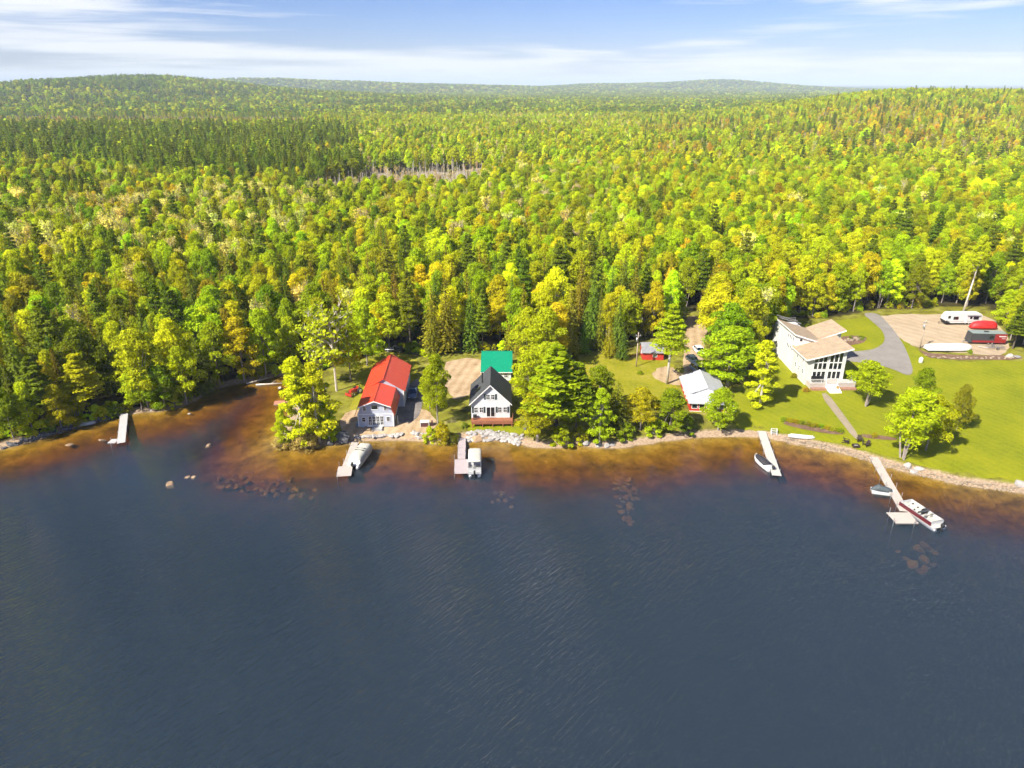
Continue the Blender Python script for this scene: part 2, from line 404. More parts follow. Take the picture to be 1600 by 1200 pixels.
# ------------------------------------------------------------------ mesh helpers
class MB:
    def __init__(s): s.v = []; s.f = []
    def add(s, vs, fs):
        o = len(s.v); s.v += [tuple(p) for p in vs]; s.f += [tuple(i + o for i in f) for f in fs]; return s
    def box(s, x0, x1, y0, y1, z0, z1):
        return s.add([(x0, y0, z0), (x1, y0, z0), (x1, y1, z0), (x0, y1, z0), (x0, y0, z1), (x1, y0, z1), (x1, y1, z1), (x0, y1, z1)],
                     [(0, 3, 2, 1), (4, 5, 6, 7), (0, 1, 5, 4), (1, 2, 6, 5), (2, 3, 7, 6), (3, 0, 4, 7)])
    def prism(s, poly, axis, a, b):
        n = len(poly)
        def P(p, t):
            return (p[0], t, p[1]) if axis == 'y' else ((t, p[0], p[1]) if axis == 'x' else (p[0], p[1], t))
        vs = [P(p, a) for p in poly] + [P(p, b) for p in poly]
        return s.add(vs, [tuple(range(n)), tuple(range(2 * n - 1, n - 1, -1))] + [(i, (i + 1) % n, n + (i + 1) % n, n + i) for i in range(n)])
    def slab(s, pts, t):
        vs = [tuple(p) for p in pts] + [(p[0], p[1], p[2] - t) for p in pts]; n = len(pts)
        return s.add(vs, [tuple(range(n)), tuple(range(2 * n - 1, n - 1, -1))] + [(i, n + i, n + (i + 1) % n, (i + 1) % n) for i in range(n)])
    def tube(s, p0, p1, r0, r1=None, n=8):
        r1 = r0 if r1 is None else r1
        p0, p1 = Vector(p0), Vector(p1); d = (p1 - p0).normalized()
        u = d.orthogonal().normalized(); w = d.cross(u)
        vs = []
        for p, r in ((p0, r0), (p1, r1)):
            vs += [tuple(p + (u * math.cos(a) + w * math.sin(a)) * r) for a in (2 * math.pi * i / n for i in range(n))]
        return s.add(vs, [(i, (i + 1) % n, n + (i + 1) % n, n + i) for i in range(n)] + [tuple(range(n - 1, -1, -1)), tuple(range(n, 2 * n))])
    def path(s, pts, r, n=6):
        for a, b in zip(pts[:-1], pts[1:]): s.tube(a, b, r, r, n)
        return s
    def loft(s, rings, cap=True):
        n = len(rings[0]); vs = [p for r in rings for p in r]; fs = []
        for k in range(len(rings) - 1):
            for i in range(n):
                j = (i + 1) % n
                fs.append((k * n + i, k * n + j, (k + 1) * n + j, (k + 1) * n + i))
        if cap: fs += [tuple(range(n - 1, -1, -1)), tuple(range((len(rings) - 1) * n, len(rings) * n))]
        return s.add(vs, fs)
    def mesh(s, name, mat, smooth=False):
        me = bpy.data.meshes.new(name); me.from_pydata(s.v, [], s.f)
        if mat: me.materials.append(mat)
        if smooth:
            me.polygons.foreach_set('use_smooth', [True] * len(me.polygons))
        me.update()
        import bmesh
        bm = bmesh.new(); bm.from_mesh(me); bmesh.ops.recalc_face_normals(bm, faces=bm.faces); bm.to_mesh(me); bm.free()
        return me
    def build(s, name, mat, parent=None, smooth=False, label=None):
        return put(name, s.mesh(name, mat, smooth), parent, label)
def put(name, me, parent=None, label=None):
    o = bpy.data.objects.new(name, me); COL.objects.link(o)
    if parent is not None: o.parent = parent
    if label: o['label'] = label
    return o
def tag(o, label, cat, group=None):
    o['label'] = label; o['category'] = cat
    if group: o['group'] = group
    return o
def thing(name, label, cat, loc, rz=0.0, group=None):
    o = bpy.data.objects.new(name, None); COL.objects.link(o)
    o.empty_display_size = 0.3
    o.location = loc; o.rotation_euler = (0, 0, rz)
    return tag(o, label, cat, group)
def struct(o, kind='structure'):
    o['kind'] = kind; return o
def copy_tree(o, parent=None):
    c = o.copy(); COL.objects.link(c); c.parent = parent
    for ch in o.children: copy_tree(ch, c)
    return c
# ------------------------------------------------------------------ ground, sheets, lake
CLEAR_PX = [(432, 640), (470, 585), (520, 572), (560, 556), (610, 547), (655, 558), (690, 556), (752, 550), (805, 552), (835, 590), (880, 585), (903, 548),
            (960, 556), (985, 532), (1040, 528), (1056, 512), (1060, 492), (1110, 492), (1108, 560), (1150, 606), (1200, 548), (1222, 502), (1290, 504), (1362, 490),
            (1400, 489), (1470, 484), (1540, 484), (1566, 502), (1578, 548), (1640, 552), (2100, 575), (2300, 800), (1600, 860), (440, 780)]
CLEAR = np.array([on_level(px, py, 1.5) for px, py in CLEAR_PX])

def axis(lo, hi, a, b, step, grow, cap):
    c = list(np.arange(a, b + step / 2, step))
    s, v = step, c[-1]
    while v < hi:
        s = min(s * grow, cap if v < 9000 else 1e9); v += s; c.append(v)
    s, v = step, c[0]; pre = []
    while v > lo:
        s = min(s * grow, cap if v > -9000 else 1e9); v -= s; pre.append(v)
    return np.array(pre[::-1] + c)
gx = axis(-45000, 45000, -150, 165, 1.5, 1.10, 90)
gy = axis(-900, 60000, 58, 210, 1.4, 1.07, 150)
GX, GY = np.meshgrid(gx, gy)
GZ = terrain(GX, GY)
nx, ny = len(gx), len(gy)
me = bpy.data.meshes.new('ground')
verts = np.stack([GX.ravel(), GY.ravel(), GZ.ravel()], 1)
ii = np.arange(nx * ny).reshape(ny, nx)
faces = np.stack([ii[:-1, :-1].ravel(), ii[:-1, 1:].ravel(), ii[1:, 1:].ravel(), ii[1:, :-1].ravel()], 1)
me.vertices.add(len(verts)); me.vertices.foreach_set('co', verts.ravel())
me.loops.add(faces.size); me.loops.foreach_set('vertex_index', faces.ravel())
me.polygons.add(len(faces)); me.polygons.foreach_set('loop_start', np.arange(0, faces.size, 4))
me.polygons.foreach_set('use_smooth', np.ones(len(faces), bool))
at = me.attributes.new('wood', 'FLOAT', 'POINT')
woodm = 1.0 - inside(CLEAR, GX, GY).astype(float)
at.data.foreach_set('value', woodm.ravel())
me.update(calc_edges=True); me.validate()
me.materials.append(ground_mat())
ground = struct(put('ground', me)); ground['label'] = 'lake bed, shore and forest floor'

def chaikin(p, n=2):
    p = np.array(p, float)
    for _ in range(n):
        q = np.roll(p, -1, 0)
        p = np.stack([0.75 * p + 0.25 * q, 0.25 * p + 0.75 * q], 1).reshape(-1, 2)
    return p
def drape(name, px_poly, mat, lift, step=1.6, smooth=2, world=False, edge=0.0):
    p = np.array(px_poly if world else [on_ground(*q)[:2] for q in px_poly])
    p = chaikin(p, smooth)
    if edge:
        p = p + np.stack([vnoise(p[:, 0] * 1.3, p[:, 1] * 1.3, 31) - 0.5, vnoise(p[:, 0] * 1.3, p[:, 1] * 1.3, 37) - 0.5], 1) * edge
    x0, y0 = p.min(0); x1, y1 = p.max(0)
    X, Y = np.meshgrid(np.arange(x0, x1, step), np.arange(y0, y1, step))
    X = X.ravel() + 0.013; Y = Y.ravel() + 0.017
    k = inside(p, X, Y) & (seg_dist(p, X, Y, True) > step * 0.35)
    pts = [Vector(q) for q in p] + [Vector(q) for q in zip(X[k], Y[k])]
    n = len(p)
    vs, _, fs, *_ = delaunay_2d_cdt(pts, [(i, (i + 1) % n) for i in range(n)], [list(range(n))], 1, 1e-4)
    vs = np.array([tuple(v) for v in vs])
    z = terrain(vs[:, 0], vs[:, 1]) + lift
    me = bpy.data.meshes.new(name)
    me.from_pydata([(a, b, c) for (a, b), c in zip(vs, z)], [], [tuple(f) for f in fs])
    me.polygons.foreach_set('use_smooth', [True] * len(me.polygons))
    me.materials.append(mat); me.update()
    if len(me.polygons) and me.polygons[0].normal.z < 0: me.flip_normals()
    return struct(put(name, me))

LAWN = [(0.28, (0.10, 0.12, 0.004)), (0.45, (0.18, 0.20, 0.005)), (0.58, (0.235, 0.24, 0.007)), (0.75, (0.33, 0.30, 0.010))]
m_lawn = sheet_mat('lawn_grass', LAWN, 0.12, (R(-28), 0.20, 0.05), 0.05, 2.2)
m_yard = sheet_mat('yard_grass', [(0.3, (0.12, 0.12, 0.008)), (0.45, (0.22, 0.215, 0.01)), (0.58, (0.28, 0.25, 0.02)), (0.72, (0.38, 0.27, 0.13))], 0.22, None, 0.06, 1.4)
m_gravel = sheet_mat('gravel', [(0.3, (0.294, 0.216, 0.138)), (0.5, (0.415, 0.319, 0.208)), (0.7, (0.502, 0.397, 0.268))], 0.25, (R(-35), 0.11, 0.08), 0.03, 4.0)
m_dirt = sheet_mat('dirt', [(0.28, (0.205, 0.131, 0.065)), (0.46, (0.374, 0.263, 0.150)), (0.6, (0.468, 0.346, 0.216)), (0.74, (0.524, 0.412, 0.281))], 0.35, (R(12), 0.16, 0.10), 0.05, 2.0)
m_asphalt = sheet_mat('asphalt', [(0.3, (0.180, 0.159, 0.139)), (0.5, (0.243, 0.220, 0.192)), (0.7, (0.306, 0.282, 0.250))], 0.3, None, 0.01, 5.0)
m_path = sheet_mat('path_paving', [(0.3, (0.238, 0.187, 0.130)), (0.7, (0.346, 0.288, 0.209))], 0.8, None, 0.02, 3.5)
m_mulch = sheet_mat('mulch', [(0.3, (0.07, 0.04, 0.025)), (0.5, (0.17, 0.10, 0.065)), (0.7, (0.30, 0.20, 0.14))], 1.2, None, 0.08, 3.0)
m_drygrass = sheet_mat('dry_bank_grass', [(0.3, (0.160, 0.104, 0.024)), (0.5, (0.264, 0.200, 0.048)), (0.7, (0.368, 0.288, 0.128))], 0.7, None, 0.08, 2.5)
m_patio = sheet_mat('driveway_gravel', [(0.3, (0.10, 0.09, 0.085)), (0.5, (0.17, 0.15, 0.14)), (0.7, (0.30, 0.26, 0.22))], 0.5, None, 0.02, 3.0)

m_swamp = sheet_mat('swamp_grass', [(0.3, (0.11, 0.10, 0.04)), (0.48, (0.24, 0.19, 0.12)), (0.6, (0.33, 0.27, 0.19)), (0.72, (0.19, 0.19, 0.04))], 0.06, None, 0.2, 0.7)
SWAMP = []
for q in np.linspace(425, 870, 14): yy = 350 + .16 * (q - 480) + random.uniform(-15, 25); SWAMP.append(((q - 800) / FPX * yy * 0.99, yy))
for q in np.linspace(850, 440, 14): yy = 482 + .18 * (q - 480) + random.uniform(-28, 28); SWAMP.append(((q - 800) / FPX * yy * 0.96, yy))
drape('swamp', SWAMP, m_swamp, 0.25, 14.0, 2, True)
drape('lawn', [(1140, 660), (1148, 612), (1172, 585), (1205, 545), (1228, 505), (1290, 506), (1352, 494), (1392, 494), (1425, 535), (1437, 556), (1500, 566), (1600, 563), (1850, 580),
               (1850, 815), (1600, 752), (1500, 741), (1425, 723), (1370, 708), (1300, 691), (1240, 680), (1195, 674), (1160, 672)], m_lawn, 0.03, 2.0, edge=1.2)
drape('lawn.001', [(722, 664), (745, 656), (790, 655), (812, 664), (822, 678), (800, 680), (770, 676), (735, 676)], m_lawn, 0.03, 1.2, edge=0.8)
drape('yard', [(895, 560), (960, 552), (1000, 562), (1050, 560), (1056, 590), (1062, 640), (1000, 655), (930, 640), (895, 600)], m_yard, 0.03, edge=1.5)
drape('yard.001', [(545, 640), (555, 600), (575, 560), (612, 548), (640, 556), (655, 570), (645, 600), (612, 615), (560, 650)], m_yard, 0.03, edge=1.5)
drape('dirt_yard', [(694, 566), (722, 560), (756, 560), (756, 596), (738, 612), (716, 626), (700, 618), (690, 590)], m_dirt, 0.045, edge=1.0)
drape('dirt_yard.001', [(530, 652), (560, 636), (610, 650), (640, 636), (672, 640), (684, 668), (668, 682), (610, 685), (565, 687), (535, 680)], m_dirt, 0.045, edge=0.9)
drape('driveway', [(619, 660), (620, 632), (640, 600), (652, 590), (662, 606), (660, 632), (655, 652), (638, 662)], m_patio, 0.065)
drape('dirt_track', [(1016, 590), (1026, 574), (1050, 572), (1070, 590), (1066, 560), (1072, 520), (1070, 494), (1104, 494), (1106, 520), (1098, 560), (1100, 592), (1060, 606)], m_dirt, 0.05, edge=0.8)
drape('gravel_lot', [(1362, 497), (1400, 491), (1470, 491), (1545, 491), (1572, 520), (1580, 548), (1560, 556), (1500, 552), (1440, 545), (1408, 533), (1390, 512)], m_gravel, 0.05, 2.0, edge=1.2)
drape('asphalt_drive', [(1345, 489), (1372, 489), (1390, 508), (1408, 532), (1420, 556), (1428, 582), (1418, 588), (1398, 578), (1372, 570), (1335, 566), (1312, 562), (1308, 550), (1345, 549),
                        (1370, 545), (1383, 534), (1381, 520), (1366, 505)], m_asphalt, 0.075, 1.4)
drape('garden_path', [(1281, 616), (1293, 614), (1318, 648), (1344, 684), (1335, 687), (1308, 652)], m_path, 0.07, 1.0, 1)
drape('mulch_bed', [(1303, 530), (1325, 524), (1356, 526), (1352, 535), (1328, 541), (1308, 539)], m_mulch, 0.085, 0.9, edge=0.6)
drape('mulch_bed.001', [(1432, 541), (1440, 549), (1460, 553), (1520, 556), (1592, 556), (1598, 561), (1560, 563), (1470, 562), (1446, 558)], m_mulch, 0.085, 1.0, edge=0.6)
drape('mulch_bed.002', [(1221, 655), (1260, 660), (1318, 674), (1321, 680), (1290, 678), (1240, 668), (1222, 662)], m_mulch, 0.075, 0.9)
drape('mulch_bed.003', [(1344, 678), (1378, 681), (1402, 685), (1400, 689), (1360, 686), (1346, 683)], m_mulch, 0.075, 0.9)

lx = np.r_[-1400, gx[(gx > -600) & (gx < 600)], 1400]; ly = np.r_[-850, gy[(gy > -600) & (gy < 215)], 240]
LX, LY = np.meshgrid(lx, ly); LD = np.maximum(0.0, -terrain(LX, LY)); ln_ = LX.size
mx_, my_ = len(lx), len(ly)
top = np.stack([LX.ravel(), LY.ravel(), np.zeros(ln_)], 1); li = np.arange(ln_).reshape(my_, mx_)
tf = np.stack([li[:-1, :-1].ravel(), li[:-1, 1:].ravel(), li[1:, 1:].ravel(), li[1:, :-1].ravel()], 1)
ring = np.r_[li[0, :], li[1:, -1], li[-1, -2::-1], li[-2:0:-1, 0]]
bot = top[ring] * (1, 1, 0) + (0, 0, -9.0); k0 = ln_
side = [(int(ring[i]), k0 + i, k0 + (i + 1) % len(ring), int(ring[(i + 1) % len(ring)])) for i in range(len(ring))]
me = bpy.data.meshes.new('lake_water')
me.from_pydata([tuple(v) for v in top] + [tuple(v) for v in bot], [], [tuple(map(int, f)) for f in tf] + side + [tuple(k0 + i for i in range(len(ring) - 1, -1, -1))])
da_ = me.attributes.new('depth', 'FLOAT', 'POINT'); da_.data.foreach_set('value', np.r_[LD.ravel(), np.full(len(ring), 9.0)])
me.materials.append(water_mat()); me.update()
lake = struct(put('lake_water', me))
lake['label'] = 'rippled brown lake water'

# ------------------------------------------------------------------ plants: prototypes
M_LEAF = leaf_mat('leaf', (0.1, 0.12, 0.02))
M_BARK = paint('bark', (0.11, 0.085, 0.06), 0.95, 0.4, 4.0, bump_s=0.6)
M_PALE = paint('pale_bark', (0.52, 0.46, 0.38), 0.9, 0.25, 2.0, bump_s=0.3)
M_GREY = paint('grey_bark', (0.30, 0.25, 0.22), 0.95, 0.3, 3.0, bump_s=0.4)

def leaves_mesh(name, C, N, S, mats, shade=None, trunk=None):
    """diamond-shaped leaf sprays at C with normals N and half-sizes S, plus an optional trunk (verts, faces)"""
    n = len(C)
    N = N / (np.linalg.norm(N, axis=1, keepdims=True) + 1e-9)
    A = RNG.normal(size=(n, 3)); U = np.cross(N, A); U /= np.linalg.norm(U, axis=1, keepdims=True) + 1e-9
    V = np.cross(N, U)
    a = S[:, None]; b = S[:, None] * RNG.uniform(0.45, 0.8, (n, 1))
    q = np.stack([C + U * a, C + V * b + N * a * 0.12, C - U * a, C - V * b + N * a * 0.12], 1).reshape(-1, 3)
    v = q; f = np.arange(4 * n).reshape(-1, 4)
    return v, f
def assemble(name, leaf, trunk, leaf_m, bark_m):
    me = bpy.data.meshes.new(name)
    vs = []; fs = []; mi = []
    o = 0
    if trunk is not None:
        vs += list(trunk.v); fs += list(trunk.f); mi += [1 if leaf is not None else 0] * len(trunk.f); o = len(trunk.v)
    if leaf is not None:
        vs += [tuple(p) for p in leaf[0]]; fs += [tuple(int(i) + o for i in f) for f in leaf[1]]; mi += [0] * len(leaf[1])
    me.from_pydata(vs, [], fs)
    if leaf is not None: me.materials.append(leaf_m)
    if trunk is not None: me.materials.append(bark_m)
    me.polygons.foreach_set('material_index', mi)
    at = me.attributes.new('shade', 'FLOAT', 'FACE')
    at.data.foreach_set('value', RNG.random(len(fs)))
    me.update()
    return me
def trunk_mb(h, r, n=6, lean=0.0, limbs=(), fork=0):
    mb = MB(); top = Vector((lean, 0, h))
    mid = Vector((lean * 0.3, random.uniform(-.05, .05) * h * .2, h * 0.5))
    mb.tube((0, 0, -0.6), mid, r, r * 0.65, n); mb.tube(mid, top, r * 0.65, r * 0.15, n)
    for (z, x, y, zz) in limbs:
        mb.tube(mid.lerp(top, max(0, (z / h - 0.5) * 2)) if z > h * .5 else Vector((0, 0, 0)).lerp(mid, z / h * 2), (x, y, zz), r * 0.35, r * 0.08, 4)
    return mb
def rnd_dir(n):
    d = RNG.normal(size=(n, 3)); return d / np.linalg.norm(d, axis=1, keepdims=True)

def broad(H=14.0, Rr=4.2, base=0.28, lobes=20, per=120, size=0.42, multi=False, slim=1.0):
    cz0, cz1 = H * base, H * 0.97
    L = []
    for i in range(lobes):
        t = (i + 0.5) / lobes
        z = cz0 + (cz1 - cz0) * t ** 0.85
        prof = math.sin(math.pi * min(1, (0.16 + 0.84 * (z - cz0) / (cz1 - cz0)) ** 0.75)) ** 0.65 if z < cz1 else 0.1
        a = i * 2.4 + random.uniform(-.5, .5); rr = Rr * prof * random.uniform(0.30, 0.84) * slim
        L.append((rr * math.cos(a), rr * math.sin(a), z - 0.5, Rr * random.uniform(0.17, 0.36) * slim ** 0.5))
    C = []; N = []
    for (x, y, z, r) in L:
        d = rnd_dir(per); d[:, 2] = np.where(RNG.random(per) < 0.7, np.abs(d[:, 2]), d[:, 2])
        bumpy = 1 + 0.18 * np.sin(d[:, 0:1] * 7 + x) * np.sin(d[:, 1:2] * 7 + y)
        C.append(np.array((x, y, z)) + d * r * RNG.uniform(0.72, 1.08, (per, 1)) * bumpy * np.array((1, 1, 0.8)))
        N.append(d * 0.8 + RNG.normal(size=(per, 3)) * 0.6)
    C = np.vstack(C); N = np.vstack(N)
    S = RNG.uniform(0.65, 1.25, len(C)) * size
    limbs = [(random.uniform(.3, .6) * H, L[k][0], L[k][1], L[k][2]) for k in range(2, lobes, 3)]
    tr = trunk_mb(H * 0.82, H * 0.013, 6, random.uniform(-.4, .4), limbs)
    if multi:
        for _ in range(2):
            a = random.uniform(0, 6.28); tr.tube((0.3 * math.cos(a), 0.3 * math.sin(a), -0.4), (1.6 * math.cos(a), 1.6 * math.sin(a), H * 0.6), H * 0.011, H * 0.004, 5)
    return leaves_mesh('b', C, N, S, None), tr, H, Rr
def spruce(H=15.0, Rr=2.5, levels=28, arms=12, steps=9, size=0.34, base=0.08, droop=0.35, power=0.85):
    C = []; N = []; S = []
    for k in range(levels):
        t = k / (levels - 1); z = H * (base + (0.985 - base) * t)
        r = Rr * (1 - t) ** power + 0.18
        m = max(4, int(arms * (1 - 0.55 * t)))
        for j in range(m):
            a = 2 * math.pi * (j + random.uniform(-.3, .3)) / m + k * 1.1
            rr = r * random.uniform(0.72, 1.12)
            st = max(2, int(steps * (0.35 + 0.65 * (1 - t))))
            for s in range(st):
                u = (s + 0.6) / st
                C.append((rr * u * math.cos(a), rr * u * math.sin(a), z - droop * rr * u * u + random.uniform(-.15, .15)))
                N.append((math.cos(a) * 0.55, math.sin(a) * 0.55, 1.0))
                S.append(size * random.uniform(0.7, 1.2) * (0.55 + 0.45 * (1 - t)))
    C = np.array(C); N = np.array(N) + RNG.normal(size=(len(C), 3)) * 0.35
    C = C + RNG.normal(size=C.shape) * 0.08
    return leaves_mesh('s', C, N, np.array(S), None), trunk_mb(H * 0.97, H * 0.012), H, Rr
def pine(H=19.0, Rr=3.6, layers=11, clumps=6, per=120, size=0.24, base=0.35):
    C = []; N = []; limbs = []
    for k in range(layers):
        t = k / (layers - 1); z = H * (base + (0.97 - base) * t)
        r = Rr * (1 - 0.78 * t ** 1.4) * random.uniform(0.75, 1.1)
        m = max(2, int(clumps * (1 - 0.4 * t)))
        for j in range(m):
            a = 2 * math.pi * j / m + k * 2.4 + random.uniform(-.4, .4)
            cr = r * random.uniform(0.45, 0.8)
            cx, cy = cr * math.cos(a), cr * math.sin(a)
            d = rnd_dir(per)
            ext = np.array((r * 0.42, r * 0.42, 0.42))
            C.append(np.array((cx, cy, z + 0.12 * cr)) + d * ext * RNG.uniform(0.4, 1.05, (per, 1)) ** 0.6)
            N.append(d * 0.4 + np.array((0, 0, 0.7)) + RNG.normal(size=(per, 3)) * 0.45)
            limbs.append((z - 0.3, cx, cy, z))
    C = np.vstack(C); N = np.vstack(N)
    return leaves_mesh('p', C, N, RNG.uniform(0.6, 1.2, len(C)) * size, None), trunk_mb(H * 0.96, H * 0.012, 6, 0, limbs[::2]), H, Rr
def aspen(H=14.0, Rr=2.8, n_br=46, per=16, size=0.30):
    tr = trunk_mb(H * 0.95, H * 0.010, 6)
    C = []; N = []
    for i in range(n_br):
        z = H * random.uniform(0.3, 0.88); a = random.uniform(0, 6.28)
        prof = math.sin(math.pi * min(1, (z / H - 0.22) / 0.8)) ** 0.7
        r = Rr * prof * random.uniform(0.5, 1.0); p1 = Vector((r * math.cos(a), r * math.sin(a), z + r * random.uniform(0.7, 1.3)))
        p0 = Vector((0, 0, z)); tr.tube(p0, p1, 0.055, 0.02, 3)
        for k in range(3):
            u = random.uniform(.4, .9); q = p0.lerp(p1, u); tr.tube(q, q + Vector((random.uniform(-.5, .5), random.uniform(-.5, .5), random.uniform(.5, 1.1))), 0.035, 0.012, 3)
        for k in range(per):
            u = random.uniform(0.35, 1.1)
            C.append(tuple(p0.lerp(p1, u) + Vector((random.gauss(0, .32), random.gauss(0, .32), random.gauss(.2, .4))))); N.append((math.cos(a), math.sin(a), 0.7))
    C = np.array(C); N = np.array(N) + RNG.normal(size=C.shape) * 0.7
    return leaves_mesh('a', C, N, RNG.uniform(0.6, 1.2, len(C)) * size, None), tr, H, Rr
def snag(H=9.0, n_br=14):
    tr = trunk_mb(H, H * 0.022, 5, random.uniform(-.5, .5))
    for i in range(n_br):
        z = H * random.uniform(0.25, 0.95); a = random.uniform(0, 6.28); r = random.uniform(.5, 1.5) * (1.1 - z / H)
        tr.tube((0, 0, z), (r * math.cos(a), r * math.sin(a), z + r * random.uniform(.1, .7)), 0.11, 0.04, 3)
    return None, tr, H, 1.2

KINDS = {}
def register(kind, lod, gens, bark):
    out = []
    for k, (leaf, tr, H, Rr) in enumerate(gens):
        whole = assemble('tree_' + kind, leaf, tr, M_LEAF, bark)
        crown = assemble('crown_' + kind, leaf, None, M_LEAF, bark) if leaf is not None and lod == 0 else None
        trunk = assemble('trunk_' + kind, None, tr, M_LEAF, bark) if lod == 0 else None
        out.append(dict(whole=whole, crown=crown, trunk=trunk, H=H, R=Rr))
    KINDS[(kind, lod)] = out
register('broad', 0, [broad(14, 4.3, .26, 37, 287, 0.192), broad(15, 4.0, .22, 40, 266, 0.185), broad(13, 4.6, .30, 33, 309, 0.207), broad(15, 3.3, .2, 40, 243, 0.185), broad(14, 4.2, .34, 31, 287, 0.185, True), broad(16, 3.8, .3, 45, 231, 0.192), broad(13, 3.9, .18, 37, 266, 0.192)], M_GREY)
register('spruce', 0, [spruce(15, 2.5), spruce(16, 2.2, 32, 11, 9, .32), spruce(13, 2.7, 30, 13, 9, .33), spruce(14, 3.0, 30, 13, 10, .33, .12, .2, .6), spruce(15, 2.6, 32, 13, 10, .32, .1, .15, .5)], M_BARK)
register('pine', 0, [pine(19, 3.6), pine(20, 3.2, 13, 6, 110), pine(18, 4.0, 10, 7, 120)], M_BARK)
register('aspen', 0, [aspen(), aspen(15, 2.6), aspen(13, 3.1, 52)], M_PALE)
register('snag', 0, [snag(9), snag(10, 18), snag(7, 10)], M_PALE)
register('shrub', 0, [broad(2.6, 1.5, .05, 16, 133, 0.111), broad(2.2, 1.7, .04, 18, 120, 0.111), broad(3.2, 1.3, .05, 16, 133, 0.111)], M_GREY)
register('slim', 0, [broad(13, 2.3, .08, 40, 210, 0.155), broad(12, 2.5, .1, 37, 222, 0.155)], M_PALE)
register('broad', 1, [broad(14, 4.3, .26, 20, 45, 0.53), broad(15, 3.9, .22, 22, 43, 0.52), broad(13, 4.6, .30, 19, 48, 0.54), broad(15, 3.4, .2, 22, 40, 0.50)], M_GREY)
register('spruce', 1, [spruce(15, 2.5, 13, 7, 4, .85), spruce(16, 2.3, 14, 7, 4, .8), spruce(14, 2.8, 12, 8, 4, .85, .1, .2, .6)], M_BARK)
register('pine', 1, [pine(19, 3.6, 8, 4, 16, .8), pine(20, 3.3, 9, 4, 15, .8)], M_BARK)
register('aspen', 1, [aspen(14, 2.8, 22, 9, .45), aspen(15, 2.6, 24, 8, .45)], M_PALE)
register('snag', 1, KINDS[('snag', 0)] and [snag(9, 8), snag(10, 9)], M_PALE)
register('broad', 2, [broad(13, 4.6, .2, 8, 14, 1.5), broad(14, 4.2, .2, 8, 14, 1.4)], M_GREY)
register('spruce', 2, [spruce(15, 2.9, 8, 6, 3, 1.5), spruce(14, 2.6, 8, 6, 3, 1.4)], M_BARK)

# tint palettes (leaf base colours)
T = dict(lime=(0.215, 0.235, 0.006), green=(0.105, 0.142, 0.005), fresh=(0.165, 0.20, 0.005), olive=(0.14, 0.13, 0.008), golden=(0.228, 0.220, 0.006), amber=(0.25, 0.170, 0.012),
         dark=(0.050, 0.078, 0.010), deep=(0.078, 0.100, 0.008), brown=(0.105, 0.092, 0.010), pine=(0.098, 0.125, 0.010), pale=(0.42, 0.39, 0.14), straw=(0.36, 0.29, 0.15), grey=(0.34, 0.27, 0.21), russet=(0.20, 0.13, 0.02))
T = {k: tuple(min(.75, c * f * (1.8 if k not in ('pale', 'straw', 'grey') else 1.2)) for c, f in zip(v, (1.35, 1.36, .72))) for k, v in T.items()}
def jitter(c, s=0.14):
    k = math.exp(random.gauss(0, s))
    return tuple(max(0.002, v * k * math.exp(random.gauss(0, 0.07))) for v in c)
def pick(tab):
    u = random.random() * sum(w for w, *_ in tab)
    for w, *r in tab:
        u -= w
        if u <= 0: return r
    return tab[-1][1:]
